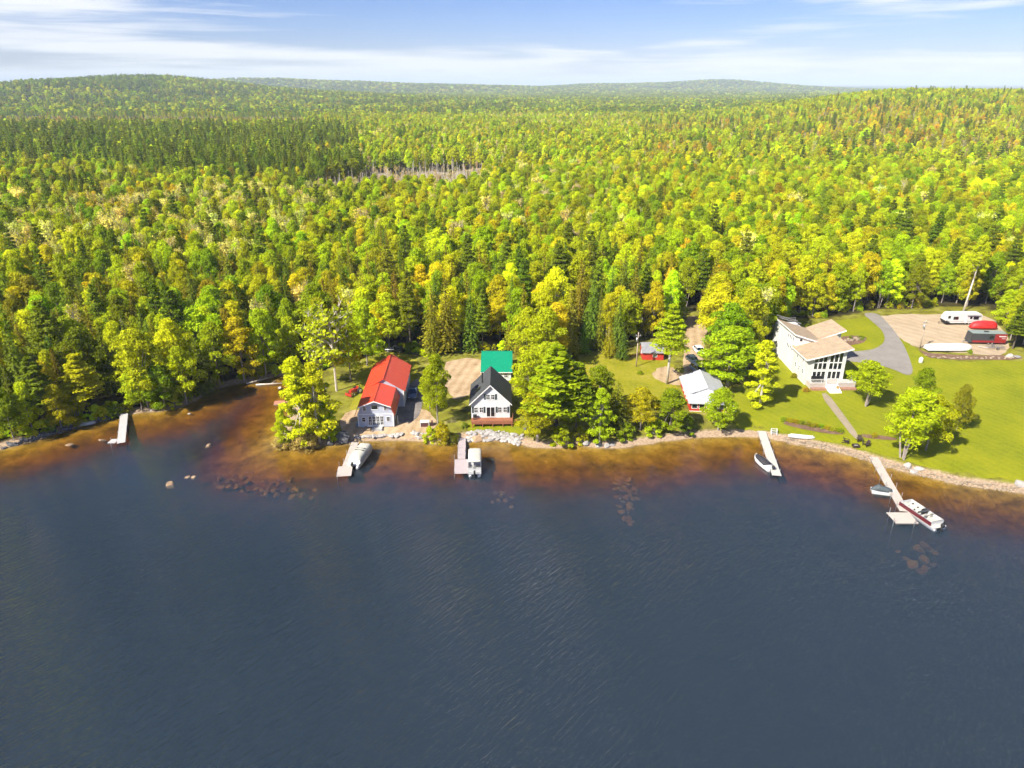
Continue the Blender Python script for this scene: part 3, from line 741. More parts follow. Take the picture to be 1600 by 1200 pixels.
def choose(x, y, px, py):
    """kind, tint name, height for a tree standing at x, y (px, py: where that spot lies in the photograph)"""
    c1 = float(vnoise(x / 38, y / 38, 61)); c2 = float(vnoise(x / 150, y / 150, 67))
    if y > 1400:
        if y > 2300 and x < -0.45 * y and c1 < .8: tab = [(3, 'broad', 'green', 13), (2, 'spruce', 'dark', 14), (2, 'spruce', 'deep', 13)]
        elif False: tab = [(4, 'broad', 'straw', 8), (3, 'broad', 'russet', 8), (2, 'broad', 'lime', 9), (1, 'spruce', 'deep', 10)]
        elif c2 > .55: tab = [(3, 'broad', 'lime', 13), (3, 'broad', 'green', 13), (2, 'spruce', 'deep', 14), (1, 'broad', 'olive', 12)]
        else: tab = [(2, 'broad', 'green', 13), (1, 'broad', 'lime', 13), (3, 'spruce', 'dark', 15), (1, 'spruce', 'deep', 14), (1, 'broad', 'olive', 12)]
    elif 520 + 260 * (c2 - .5) < y < 1000 and px < 540 + 220 * (c1 - .5) and .7 * c1 + .9 * random.random() > .40 + .9 * max(0., (y - 680) / 320):
        tab = [(4, 'pine', 'pine', 19), (4, 'pine', 'deep', 19), (2.2, 'broad', 'lime', 14), (2, 'broad', 'green', 15), (1.6, 'spruce', 'deep', 17)]
    elif 1100 < y < 1400 and px < 480 and c1 > .15:
        tab = [(4, 'broad', 'straw', 6), (3, 'broad', 'russet', 6), (2, 'snag', 'grey', 9), (1, 'broad', 'lime', 8), (.6, 'spruce', 'deep', 10)]
    elif 335 + .16 * (px - 480) + 40 * c1 < y < 488 + .18 * (px - 480) + 70 * (c1 - .5) and 420 + 120 * (c1 - .5) < px < 860 + 120 * (c2 - .5) and vnoise(x / 60, 3.3, 5) > .2:
        tab = [(10, 'snag', 'grey', 9), (7, 'aspen', 'grey', 7), (.5, 'none', 'straw', 1), (1.2, 'broad', 'straw', 2.6), (.8, 'broad', 'russet', 2.6), (.9, 'broad', 'lime', 4.5), (.3, 'spruce', 'deep', 8)]
    elif px > 1000 and 520 < y < 1050 and c2 + c1 > .75:
        tab = [(2.6, 'broad', 'amber', 10), (4, 'broad', 'golden', 10), (2, 'broad', 'olive', 10), (1.2, 'aspen', 'straw', 11), (2, 'broad', 'lime', 11), (1.3, 'spruce', 'deep', 14), (.6, 'pine', 'dark', 17)]
    elif px > 1000:
        tab = [(4, 'broad', 'lime', 14), (3.2, 'broad', 'fresh', 14), (2.2, 'broad', 'golden', 13), (.3, 'broad', 'amber', 12), (2.2, 'broad', 'green', 14), (.8 + 2.6 * (c1 < .36), 'spruce', 'brown', 14), (.5, 'spruce', 'deep', 14), (.8, 'broad', 'olive', 13), (.5, 'pine', 'deep', 17), (.22, 'aspen', 'pale', 14)]
    elif px > 560 and y > 235:
        tab = [(4, 'broad', 'lime', 14), (4, 'broad', 'fresh', 14), (2, 'broad', 'golden', 13), (2, 'broad', 'green', 14), (1.0 + 3 * (c1 < .38), 'spruce', 'brown', 14), (1.2, 'spruce', 'deep', 14), (.7, 'spruce', 'dark', 13), (1.1 + 4 * (c2 > .55), 'aspen', 'pale', 13), (.35, 'aspen', 'grey', 13), (.15, 'broad', 'amber', 12)]
    elif px > 560:
        tab = [(3.6, 'broad', 'lime', 15), (2.4, 'broad', 'fresh', 15), (2.0, 'broad', 'golden', 14), (3.2, 'spruce', 'brown', 16), (2.4, 'spruce', 'dark', 15), (1, 'pine', 'deep', 18), (.25, 'broad', 'amber', 12)]
    else:
        tab = [(2.6, 'broad', 'lime', 14), (1.8, 'broad', 'golden', 13), (2.2, 'broad', 'fresh', 14), (1.5, 'broad', 'green', 14), (2.4 + 2.4 * (c1 < .42), 'spruce', 'brown', 14), (2.0 + 2.4 * (c1 < .42), 'spruce', 'deep', 14), (1.2, 'spruce', 'dark', 13),
               (.8, 'pine', 'deep', 17), (.5 + 5 * (c2 > .5 and 215 < y < 420), 'aspen', 'pale', 13), (.15, 'broad', 'amber', 11), (.9, 'broad', 'olive', 13)]
    k, t, h = pick(tab)
    return k, t, h * random.uniform(0.78, 1.16)
def jittered(y0, y1, step, k0, k1):
    ys = np.arange(y0, y1, step); out = []
    for r, yy in enumerate(ys):
        w = k0 * yy + k1
        xs = np.arange(-w, w, step) + (r % 2) * step / 2
        out.append(np.stack([xs, np.full(len(xs), yy)], 1))
    p = np.vstack(out)
    return p + RNG.uniform(-0.42, 0.42, p.shape) * step

SHRUB_TINTS = ['lime', 'fresh', 'green', 'golden', 'olive']
def plant(kind, x, y, h, width, tint, name, label, cat, group=None, proto=None, z=None, rz=None):
    ps = KINDS[(kind, 0)]
    p = ps[random.randrange(len(ps)) if proto is None else proto]
    t = thing(name, label, cat, (x, y, gz(x, y) if z is None else z), random.uniform(0, 6.28) if rz is None else rz, group)
    sxy = width / (2 * p['R']); t.scale = (sxy, sxy, h / p['H'])
    if p['trunk'] is not None: put('trunk', p['trunk'], t)
    if p['crown'] is not None:
        c = put('crown', p['crown'], t); c['tint'] = list(jitter(tint, 0.08))
    return t

def scatter(name, rows, label, coll):
    """rows: x, y, z, index, rz, sx, sz, tint -> one object of points that carries the trees"""
    me = bpy.data.meshes.new(name)
    me.from_pydata([(r[0], r[1], r[2]) for r in rows], [], [])
    a = me.attributes.new('form', 'INT', 'POINT'); a.data.foreach_set('value', [r[3] for r in rows])
    a = me.attributes.new('turn', 'FLOAT_VECTOR', 'POINT'); a.data.foreach_set('vector', np.array([(0, 0, r[4]) for r in rows]).ravel())
    a = me.attributes.new('size', 'FLOAT_VECTOR', 'POINT'); a.data.foreach_set('vector', np.array([(r[5], r[5], r[6]) for r in rows]).ravel())
    a = me.attributes.new('tint', 'FLOAT_VECTOR', 'POINT'); a.data.foreach_set('vector', np.array([r[7] for r in rows]).ravel())
    o = struct(put(name, me), 'stuff'); o['label'] = label
    ng = bpy.data.node_groups.new(name, 'GeometryNodeTree')
    ng.interface.new_socket('Geometry', in_out='INPUT', socket_type='NodeSocketGeometry')
    ng.interface.new_socket('Geometry', in_out='OUTPUT', socket_type='NodeSocketGeometry')
    gi = ng.nodes.new('NodeGroupInput'); go = ng.nodes.new('NodeGroupOutput')
    ip = ng.nodes.new('GeometryNodeInstanceOnPoints'); ci = ng.nodes.new('GeometryNodeCollectionInfo')
    ci.inputs['Collection'].default_value = coll; ci.inputs['Separate Children'].default_value = True; ci.inputs['Reset Children'].default_value = True
    def na(nm, ty):
        q = ng.nodes.new('GeometryNodeInputNamedAttribute'); q.data_type = ty; q.inputs['Name'].default_value = nm; return q.outputs['Attribute']
    ng.links.new(gi.outputs[0], ip.inputs['Points']); ng.links.new(ci.outputs[0], ip.inputs['Instance'])
    ip.inputs['Pick Instance'].default_value = True
    ng.links.new(na('form', 'INT'), ip.inputs['Instance Index'])
    ng.links.new(na('turn', 'FLOAT_VECTOR'), ip.inputs['Rotation'])
    ng.links.new(na('size', 'FLOAT_VECTOR'), ip.inputs['Scale'])
    ng.links.new(ip.outputs[0], go.inputs[0])
    md = o.modifiers.new('scatter', 'NODES'); md.node_group = ng
    return o
FORMS = bpy.data.collections.new('tree_forms')      # source shapes of the wood; not part of the scene itself
FORM_INDEX = {}
for (kind, lod), lst in KINDS.items():
    for k, p in enumerate(lst):
        o = bpy.data.objects.new('form_%03d' % len(FORM_INDEX), p['whole'])
        FORMS.objects.link(o); FORM_INDEX[(kind, lod, k)] = len(FORM_INDEX)
# ------------------------------------------------------------------ trees one can point at (base pixel, top pixel row, crown width in px)
KEEP_OUT = []                      # (x, y, radius) spots the wood's own trees must leave free
def stand(kind, bx, by, ty, wpx, tint, name, label, cat, group=None, proto=None):
    x, y, z = on_ground(bx, by)
    h = z_at(bx, ty, y) - z
    depth = y * cP + (CAM_H - h * .6) * sP
    w = wpx * depth / FPX
    KEEP_OUT.append((x, y, max(1.5, w * 0.42)))
    return plant(kind, x, y, h, w, tuple(c * (1.1 if kind == 'slim' else .86) for c in T[tint]), name, label, cat, group, proto, z - 0.1)
B, S_, P_, A_ = 'broadleaf_tree', 'spruce_tree', 'pine_tree', 'aspen_tree'
NEAR = [
 # the bank past the white dock
 ('broad', 22, 688, 606, 54, 'green', B, 'dark-leaved tree overhanging the water at the photo\'s edge', 'tree'),
 ('broad', 52, 676, 596, 50, 'golden', B, 'golden leafy tree on the bank beside the soft-needled pine', 'tree'),
 ('pine', 72, 664, 556, 70, 'deep', P_, 'soft-needled pine with rusty top on the bank by the L-shaped dock', 'pine'),
 ('broad', 96, 668, 600, 56, 'lime', B, 'low lime tree leaning over the bank rocks beside the soft-needled pine', 'tree'),
 ('pine', 138, 646, 552, 78, 'lime', P_, 'pale yellow-green feathery pine beside the shaded cabin porch', 'pine'),
 ('broad', 122, 654, 596, 52, 'fresh', B, 'fresh green leafy tree hiding the porch of the shaded cabin', 'tree'),
 ('broad', 232, 636, 512, 92, 'golden', B, 'tall golden-lime tree by the L-shaped dock\'s landing', 'tree'),
 ('broad', 222, 640, 570, 58, 'lime', B, 'bushy lime tree at the waterline beside the L-shaped dock', 'tree'),
 ('broad', 258, 640, 566, 60, 'green', B, 'green waterside tree at the corner of the inlet', 'tree'),
 ('broad', 292, 632, 540, 66, 'lime', B, 'lime tree leaning over the inlet mouth', 'tree'),
 ('spruce', 318, 614, 522, 40, 'deep', S_, 'dark spruce at the edge of the inlet', 'spruce'),
 ('broad', 345, 604, 500, 62, 'fresh', B, 'fresh green tree standing on the inlet\'s far bank', 'tree'),
 ('broad', 382, 597, 492, 60, 'golden', B, 'golden tree above the driftwood at the inlet head', 'tree'),
 ('broad', 416, 588, 480, 58, 'lime', B, 'lime tree at the very head of the inlet', 'tree'),
 # the little point
 ('slim', 444, 697, 636, 30, 'lime', 'birch_tree', 'small slender lime birch at the tip of the point', 'tree'),
 ('slim', 474, 692, 552, 68, 'lime', 'birch_tree', 'tall bright green birch in the middle of the point', 'tree'),
 ('slim', 500, 690, 560, 70, 'lime', 'birch_tree', 'bushy lime birch on the point beside the grey boulder', 'tree'),
 ('slim', 515, 686, 622, 42, 'fresh', 'birch_tree', 'green birch on the point nearest the grey boulder', 'tree'),
 ('shrub', 478, 700, 668, 46, 'straw', 'shrub', 'pale straw-coloured bush hanging over the point\'s shore', 'shrub'),
 ('shrub', 440, 700, 680, 36, 'straw', 'shrub', 'grey-brown twiggy bush below the small slender birch', 'shrub'),
 ('aspen', 526, 611, 478, 92, 'lime', A_, 'wide pale-trunked tree with thin spring leaves beside the red tractor', 'tree'),
 ('aspen', 500, 606, 500, 70, 'lime', A_, 'thin-leaved aspen at the base of the point', 'tree'),
 ('broad', 548, 596, 484, 58, 'lime', B, 'lime tree shading the grass behind the wide pale-trunked aspen', 'tree'),
 ('broad', 574, 572, 466, 62, 'lime', B, 'dark-trunked lime tree leaning over the red-roofed barn', 'tree'),
 # between the red-roofed and the white house
 ('broad', 684, 661, 552, 52, 'fresh', B, 'tall fresh green tree between the red-roofed house and the white house', 'tree'),
 ('broad', 672, 640, 574, 40, 'lime', B, 'lime tree beside the parked truck\'s driveway', 'tree'),
 ('shrub', 692, 690, 652, 32, 'golden', 'shrub', 'yellow-green bush on the shore beside the plank dock', 'shrub'),
 ('shrub', 672, 690, 664, 26, 'lime', 'shrub', 'low lime bush beside the brown storage box', 'shrub'),
 ('shrub', 706, 690, 672, 30, 'deep', 'shrub', 'dark bush at the landing of the plank dock', 'shrub'),
 # the clump beside the white house
 ('pine', 868, 684, 536, 112, 'fresh', P_, 'largest bright green pine in the clump beside the white house', 'pine'),
 ('broad', 826, 640, 546, 66, 'golden', B, 'golden-green tree brushing the white house\'s dark roof', 'tree'),
 ('broad', 840, 690, 604, 72, 'lime', B, 'bushy lime tree where the riprap ends', 'tree'),
 ('pine', 900, 686, 566, 84, 'green', P_, 'dark-shaded pine on the inner side of the clump by the beach', 'pine'),
 ('slim', 937, 692, 602, 46, 'fresh', 'birch_tree', 'slender fresh green birch above the white shore boulders', 'tree'),
 ('spruce', 962, 676, 596, 50, 'brown', S_, 'brownish conifer behind the sandy beach', 'spruce'),
 ('broad', 1000, 672, 604, 62, 'golden', B, 'golden tree above the middle of the sandy beach', 'tree'),
 ('broad', 1046, 672, 606, 62, 'green', B, 'rounded green tree between the beach and the red cottage', 'tree'),
 ('broad', 1122, 672, 606, 64, 'fresh', B, 'green tree hiding the front of the red cottage', 'tree'),
 ('broad', 934, 642, 570, 66, 'green', B, 'green tree behind the slender birch of the clump', 'tree'),
 ('broad', 852, 618, 530, 60, 'lime', B, 'lime tree between the clump of pines and the green-roofed garage', 'tree'),
 ('broad', 872, 640, 560, 70, 'lime', B, 'lime tree filling the clump behind the largest pine', 'tree'),
 ('shrub', 878, 694, 660, 44, 'fresh', 'shrub', 'green bush at the water under the largest pine', 'shrub'),
 ('shrub', 905, 690, 664, 36, 'lime', 'shrub', 'lime bush above the pinkish boulder under the pines', 'shrub'),
 ('shrub', 976, 684, 656, 40, 'green', 'shrub', 'green bush between the brownish conifer and the beach', 'shrub'),
 ('shrub', 1022, 678, 650, 40, 'lime', 'shrub', 'lime bush between the golden and the rounded green tree', 'shrub'),
 ('shrub', 1074, 674, 648, 36, 'green', 'shrub', 'dark green bush at the red cottage front corner', 'shrub'),
 # around the shed and the drive
 ('spruce', 972, 562, 516, 24, 'dark', S_, 'small dark spruce beside the utility pole at the red shed', 'spruce'),
 ('spruce', 951, 558, 504, 26, 'olive', S_, 'small olive spruce on the grass before the red shed', 'spruce'),
 ('spruce', 912, 550, 500, 24, 'green', S_, 'small green spruce at the corner of the rough yard', 'spruce'),
 ('broad', 1136, 604, 508, 98, 'fresh', B, 'big round green tree beside the silver car', 'tree'),
 ('broad', 1168, 584, 528, 52, 'green', B, 'green tree filling the gap behind the big round tree', 'tree'),
 ('slim', 1187, 634, 528, 58, 'lime', B, 'slender lime tree on the lawn below the tan house', 'tree'),
 ('broad', 1352, 634, 562, 74, 'lime', B, 'several-stemmed lime tree beside the tan house\'s front deck', 'tree', None, 4),
 ('broad', 1411, 716, 604, 96, 'lime', B, 'lime tree with leaning white stems at the long dock', 'tree', None, 4),
 ('broad', 1446, 704, 616, 80, 'fresh', B, 'bright green tree of the lawn clump, middle one of the three', 'tree'),
 ('broad', 1436, 640, 574, 46, 'green', B, 'small green tree at the end of the asphalt drive', 'tree'),
 ('broad', 1494, 672, 600, 40, 'olive', B, 'small olive tree standing out on the wide lawn', 'tree'),
 ('pine', 1582, 545, 470, 44, 'deep', P_, 'bushy pine at the corner of the gravel lot behind the dark trailer', 'pine'),
 ('broad', 1570, 508, 452, 50, 'lime', B, 'lime tree beside the red tarpaulin cover', 'tree'),
]
for a in NEAR: stand(*a)
# tree with a long bare white trunk above the red cottage
def bare_trunk_tree():
    x, y, z = on_ground(1042, 600)
    h = z_at(1042, 474, y) - z
    KEEP_OUT.append((x, y, 4))
    t = thing('broadleaf_tree', 'tall green tree on a long bare white trunk above the red cottage', 'tree', (x, y, z - .1))
    MB().tube((0, 0, -.3), (.1, 0, h * .55), .30, .20, 8).tube((.1, 0, h * .55), (0, 0, h * .92), .2, .06, 6).tube((.1, 0, h * .5), (2.4, .3, h * .72), .1, .03, 5).tube((.1, 0, h * .55), (-2.3, .3, h * .75), .1, .03, 5).build('trunk', M_PALE, t, True)
    p = KINDS[('pine', 0)][2]
    c = put('crown', p['crown'], t); c.scale = (1.15, 1.15, h / p['H'] * .82); c.location = (0, 0, h * .18); c['tint'] = list(T['fresh'])
bare_trunk_tree()
def leaning_tree():
    x, y, z = on_ground(1505, 487)
    t = thing('leaning_tree', 'tall leaning white-trunked tree behind the white travel trailer', 'tree', (x, y, z - .1))
    top = Vector((3.2, 3.0, 17.5))
    MB().tube((0, 0, -.3), top * .5, .28, .2, 7).tube(top * .5, top, .2, .07, 6).tube(top * .55, top * .7 + Vector((-1.5, 0, .6)), .08, .03, 4).tube(top * .65, top * .8 + Vector((1.6, 0, .4)), .08, .03, 4).build('trunk', M_PALE, t, True)
    p = KINDS[('broad', 0)][3]
    c = put('crown', p['crown'], t); c.location = top * .62 + Vector((0, 0, -2.5)); c.scale = (.85, .85, .85); c['tint'] = list(T['lime'])
    KEEP_OUT.append((x, y, 2))
leaning_tree()

# ------------------------------------------------------------------ the wood
def free(p):
    k = inside(LAND, p[:, 0], p[:, 1]) & ~inside(CLEAR, p[:, 0], p[:, 1]) & (seg_dist(SHORE, p[:, 0], p[:, 1]) > 2.2)
    for (x, y, r) in KEEP_OUT: k &= np.hypot(p[:, 0] - x, p[:, 1] - y) > r + 1.2
    return p[k]
bands = [(jittered(88, 470, 4.5, 0.80, 45), 0), (jittered(470, 1450, 7.6, 0.78, 40), 1), (jittered(1450, 4300, 18.5, 0.76, 60), 2), (jittered(4300, 8600, 40.0, 0.76, 60), 3)]
wood_near = []; wood_rows = []
for pts, lod in bands:
    if lod < 3: pts = free(pts)
    zs = terrain(pts[:, 0], pts[:, 1])
    for (x, y), z in zip(pts, zs):
        px, py = to_pixel(x, y, z)
        k, tn, h = choose(x, y, px, py)
        if k == 'none': continue
        if lod >= 2: k = 'spruce' if k in ('spruce', 'pine') else 'broad'
        L = min(lod, 2)
        ps = KINDS[(k, L)]; i = random.randrange(len(ps)); p = ps[i]
        s = h / p['H'] * random.uniform(.95, 1.05); w = s * random.uniform(.74, 1.18)
        if lod == 2: w *= 1.9 if k == 'broad' else 2.4; s *= 1.02
        if lod == 3: w *= 4.2 if k == 'broad' else 5.0; s *= 1.15
        row = [x, y, z - .1, FORM_INDEX[(k, L, i)], random.uniform(0, 6.28), w, s, jitter(T[tn], .16), k, tn, px, py]
        (wood_near if lod == 0 else wood_rows).append(row)

QUOTA = dict(broad=260, spruce=270, pine=50, aspen=40)
CAT = dict(broad='leafy tree', spruce='spruce', pine='pine', aspen='aspen')
NAME = dict(broad='broadleaf_tree', spruce='spruce_tree', pine='pine_tree', aspen='aspen_tree')
WORD = dict(lime='lime', green='green', fresh='bright', olive='olive', golden='golden', amber='amber', dark='dark', pine='dusky', deep='deep-green', brown='brownish', pale='pale', straw='straw-coloured', grey='greyish', russet='russet')
SECT = [(200, 'past the L-shaped dock'), (430, 'across the inlet'), (640, 'behind the red-roofed house'), (860, 'behind the green-roofed garage'), (1065, 'behind the red shed'), (1225, 'beside the dirt track'), (1395, 'behind the tan house'), (1e9, 'behind the white trailer')]
ROWS = ['at the wood\'s edge', 'one row in', 'two rows in', 'three rows in', 'four rows in', 'five rows in', 'deep in the wood', 'deeper in the wood', 'far into the wood']
ORD = 'first second third fourth fifth sixth seventh eighth ninth tenth eleventh twelfth thirteenth fourteenth fifteenth sixteenth seventeenth eighteenth nineteenth twentieth'.split()
wood_near.sort(key=lambda r: r[1] ** 2 + r[0] ** 2)
have = {k: 0 for k in QUOTA}; chosen = []
for r in wood_near:
    k = r[8]; p = KINDS[(k, 0)]
    tx, ty = to_pixel(r[0], r[1], r[2] + 12)
    if k in have and have[k] < QUOTA[k] and 0 < r[10] < 1600 and 0 < tx < 1600 and r[1] > 105:
        have[k] += 1; chosen.append(r)
    else: wood_rows.append(r)
edge_d = seg_dist(CLEAR, np.array([r[0] for r in chosen]), np.array([r[1] for r in chosen]), True)
edge_s = seg_dist(SHORE, np.array([r[0] for r in chosen]), np.array([r[1] for r in chosen]))
groups = {}
for r, d1, d2 in zip(chosen, edge_d, edge_s):
    sec = next(s for lim, s in SECT if r[10] < lim)
    row = min(int(min(d1, d2) / 6.5), len(ROWS) - 1)
    groups.setdefault((r[8], r[9], sec, row), []).append(r)
for (k, tn, sec, row), rs in groups.items():
    rev = sec in ('past the L-shaped dock', 'across the inlet')
    rs.sort(key=lambda r: -r[10] if rev else r[10])
    for i, r in enumerate(rs):
        lab = '%s %s %s %s' % (WORD[tn], CAT[k], ROWS[row], sec)
        if len(rs) > 1: lab += ', %s from the inlet' % ORD[i % 20]
        ps = KINDS[(k, 0)]
        idx = next(i2 for i2 in range(len(ps)) if FORM_INDEX[(k, 0, i2)] == r[3])
        p = ps[idx]
        t = thing(NAME[k], lab, CAT[k] if k != 'broad' else 'tree', (r[0], r[1], r[2]), r[4], 'trees of the wood behind the cottages')
        t.scale = (r[5], r[5], r[6])
        put('trunk', p['trunk'], t); c = put('crown', p['crown'], t); c['tint'] = list(r[7])
scatter('forest', [r for r in wood_rows], 'mixed spring forest reaching to the hills', FORMS)

# undergrowth along the wood's edge and the shore
under = []
for poly, off, n in ((CLEAR[:26], 2.5, 260), (SHORE[4:24], -1.2, 150)):
    seg = np.diff(poly, axis=0); ln = np.hypot(seg[:, 0], seg[:, 1]); cum = np.r_[0, np.cumsum(ln)]
    for _ in range(n):
        u = random.uniform(0, cum[-1]); i = min(int(np.searchsorted(cum, u)) - 1, len(seg) - 1); i = max(i, 0)
        f = (u - cum[i]) / ln[i]; q = poly[i] + seg[i] * f
        nrm = np.array((-seg[i][1], seg[i][0])) / ln[i]
        q = q + nrm * random.uniform(0.5, 4.0) * (1 if off > 0 else 1)
        if not inside(LAND, np.array([q[0]]), np.array([q[1]]))[0]: continue
        if off > 0 and inside(CLEAR, np.array([q[0]]), np.array([q[1]]))[0]: continue
        under.append(q)
rows = []
for q in under:
    i = random.randrange(3); s = random.uniform(.45, 1.05)
    rows.append([q[0], q[1], gz(q[0], q[1]) - .1, FORM_INDEX[('shrub', 0, i)], random.uniform(0, 6.28), s * 1.1, s, jitter(T[random.choice(SHRUB_TINTS)], .2)])
scatter('undergrowth', rows, 'low bushes along the wood edge and banks', FORMS)
# ------------------------------------------------------------------ buildings
M_WHITE = paint('white_trim', (0.80, 0.79, 0.76), 0.5, 0.06)
M_GLASS = glass()
M_REDROOF = paint('red_metal_roof', (0.60, 0.050, 0.012), 0.34, 0.07, 1.2, spec=0.5, sheen=0.08)
M_GREENROOF = paint('green_metal_roof', (0.004, 0.24, 0.125), 0.35, 0.08, 1.2)
M_GREYROOF = paint('grey_metal_roof', (0.43, 0.435, 0.45), 0.42, 0.10, 1.0)
M_SHEDROOF = shingle('grey_shingle', (0.24, 0.235, 0.245))
M_DARKSHINGLE = shingle('dark_shingle', (0.055, 0.058, 0.058))
M_TANSHINGLE = shingle('tan_shingle', (0.37, 0.265, 0.155))
M_BLUEGREY = siding('blue_grey_siding', (0.47, 0.50, 0.58))
M_WHITESIDING = siding('white_siding', (0.66, 0.68, 0.68))
M_REDSIDING = siding('red_siding', (0.50, 0.035, 0.022), 0.2)
M_TANSIDING = siding('tan_siding', (0.70, 0.665, 0.61), 0.18)
M_CREAM = siding('cream_siding', (0.76, 0.74, 0.69), 0.18)
M_GREYWOOD = wood('weathered_wood', (0.20, 0.19, 0.18))
M_CEDAR = wood('cedar', (0.34, 0.125, 0.06))
M_DECKWOOD = wood('deck_wood', (0.48, 0.42, 0.37))
M_DARKGREEN = paint('dark_shutter', (0.02, 0.035, 0.035), 0.5)
M_CONC = paint('concrete', (0.42, 0.41, 0.39), 0.9, 0.2)
M_BLACK = paint('black_plastic', (0.015, 0.015, 0.017), 0.5)
M_RUBBER = paint('rubber', (0.02, 0.02, 0.02), 0.9)
M_STEEL = paint('galvanised_steel', (0.50, 0.50, 0.50), 0.4, 0.1, 3, metal=0.7)

WCACHE = {}
FACE = {'F': Matrix(((1, 0, 0), (0, 0, 1), (0, 1, 0))), 'L': Matrix(((0, 0, 1), (-1, 0, 0), (0, 1, 0))), 'R': Matrix(((0, 0, -1), (1, 0, 0), (0, 1, 0)))}
def window(parent, face, pos, w, h, cols=1, rows=1, mat=None, name='window', shutters=False):
    """pos: centre of the window on the outer wall face, in the parent's space; 'F' faces -y, 'L' -x, 'R' +x"""
    key = (round(w, 2), round(h, 2), cols, rows, name, mat.name if mat else '')
    if key not in WCACHE:
        f = MB(); b = 0.075
        f.box(-w / 2 - b, -w / 2, -h / 2 - b, h / 2 + b, -.07, .03).box(w / 2, w / 2 + b, -h / 2 - b, h / 2 + b, -.07, .03)
        f.box(-w / 2, w / 2, h / 2, h / 2 + b, -.07, .03).box(-w / 2, w / 2, -h / 2 - b, -h / 2, -.09, .03)
        for c in range(1, cols): x = -w / 2 + w * c / cols; f.box(x - .025, x + .025, -h / 2, h / 2, -.05, .02)
        for r in range(1, rows): z = -h / 2 + h * r / rows; f.box(-w / 2, w / 2, z - .025, z + .025, -.045, .02)
        g = MB().box(-w / 2, w / 2, -h / 2, h / 2, -.02, .01)
        WCACHE[key] = (f.mesh('window_frame', mat or M_WHITE), g.mesh('window_pane', M_GLASS))
    fm, gm = WCACHE[key]
    o = put(name, fm, parent); M4 = FACE[face].to_4x4(); M4.translation = Vector(pos); o.matrix_local = M4
    g = put('pane', gm, o)
    if shutters:
        for s in (-1, 1):
            k = ('sh', round(h, 2))
            if k not in WCACHE:
                q = MB().box(-.2, .2, -h / 2 - .05, h / 2 + .05, -.05, .0)
                for i in range(5): zz = -h / 2 + h * (i + .5) / 5; q.box(-.16, .16, zz - .05, zz + .05, -.07, -.05)
                WCACHE[k] = q.mesh('shutter', M_DARKGREEN)
            sh = put('shutter', WCACHE[k], o); sh.location = (s * (w / 2 + .075 + .21), 0, 0)
    return o
def ribs(mb, a0, a1, b0, b1, n, r=0.03):
    """standing seams from the edge a0-a1 (ridge) down to b0-b1 (eave)"""
    a0, a1, b0, b1 = map(Vector, (a0, a1, b0, b1))
    for i in range(n + 1):
        t = i / n; mb.tube(a0.lerp(a1, t) + Vector((0, 0, .015)), b0.lerp(b1, t) + Vector((0, 0, .015)), r, r, 4)
    return mb
def steps(parent, x0, x1, y_top, z_top, n, run, rise, mat, name='step'):
    for i in range(n):
        MB().box(x0, x1, y_top - run * (i + 1), y_top - run * i + .02, z_top - rise * (i + 1) - .3, z_top - rise * (i + 1)).build(name, mat, parent)
def railing(parent, pts, h, mat, gap=0.16, name='railing'):
    mb = MB()
    for a, b in zip(pts[:-1], pts[1:]):
        a, b = Vector(a), Vector(b); L = (b - a).length; n = max(2, int(L / gap))
        for k in range(n + 1):
            p = a.lerp(b, k / n); r = .05 if k in (0, n) or k % 11 == 0 else .018
            mb.tube(p, p + Vector((0, 0, h)), r, r, 4)
        for zz in (h, .12):
            mb.tube(a + Vector((0, 0, zz)), b + Vector((0, 0, zz)), .04, .04, 4)
    return mb.build(name, mat, parent)

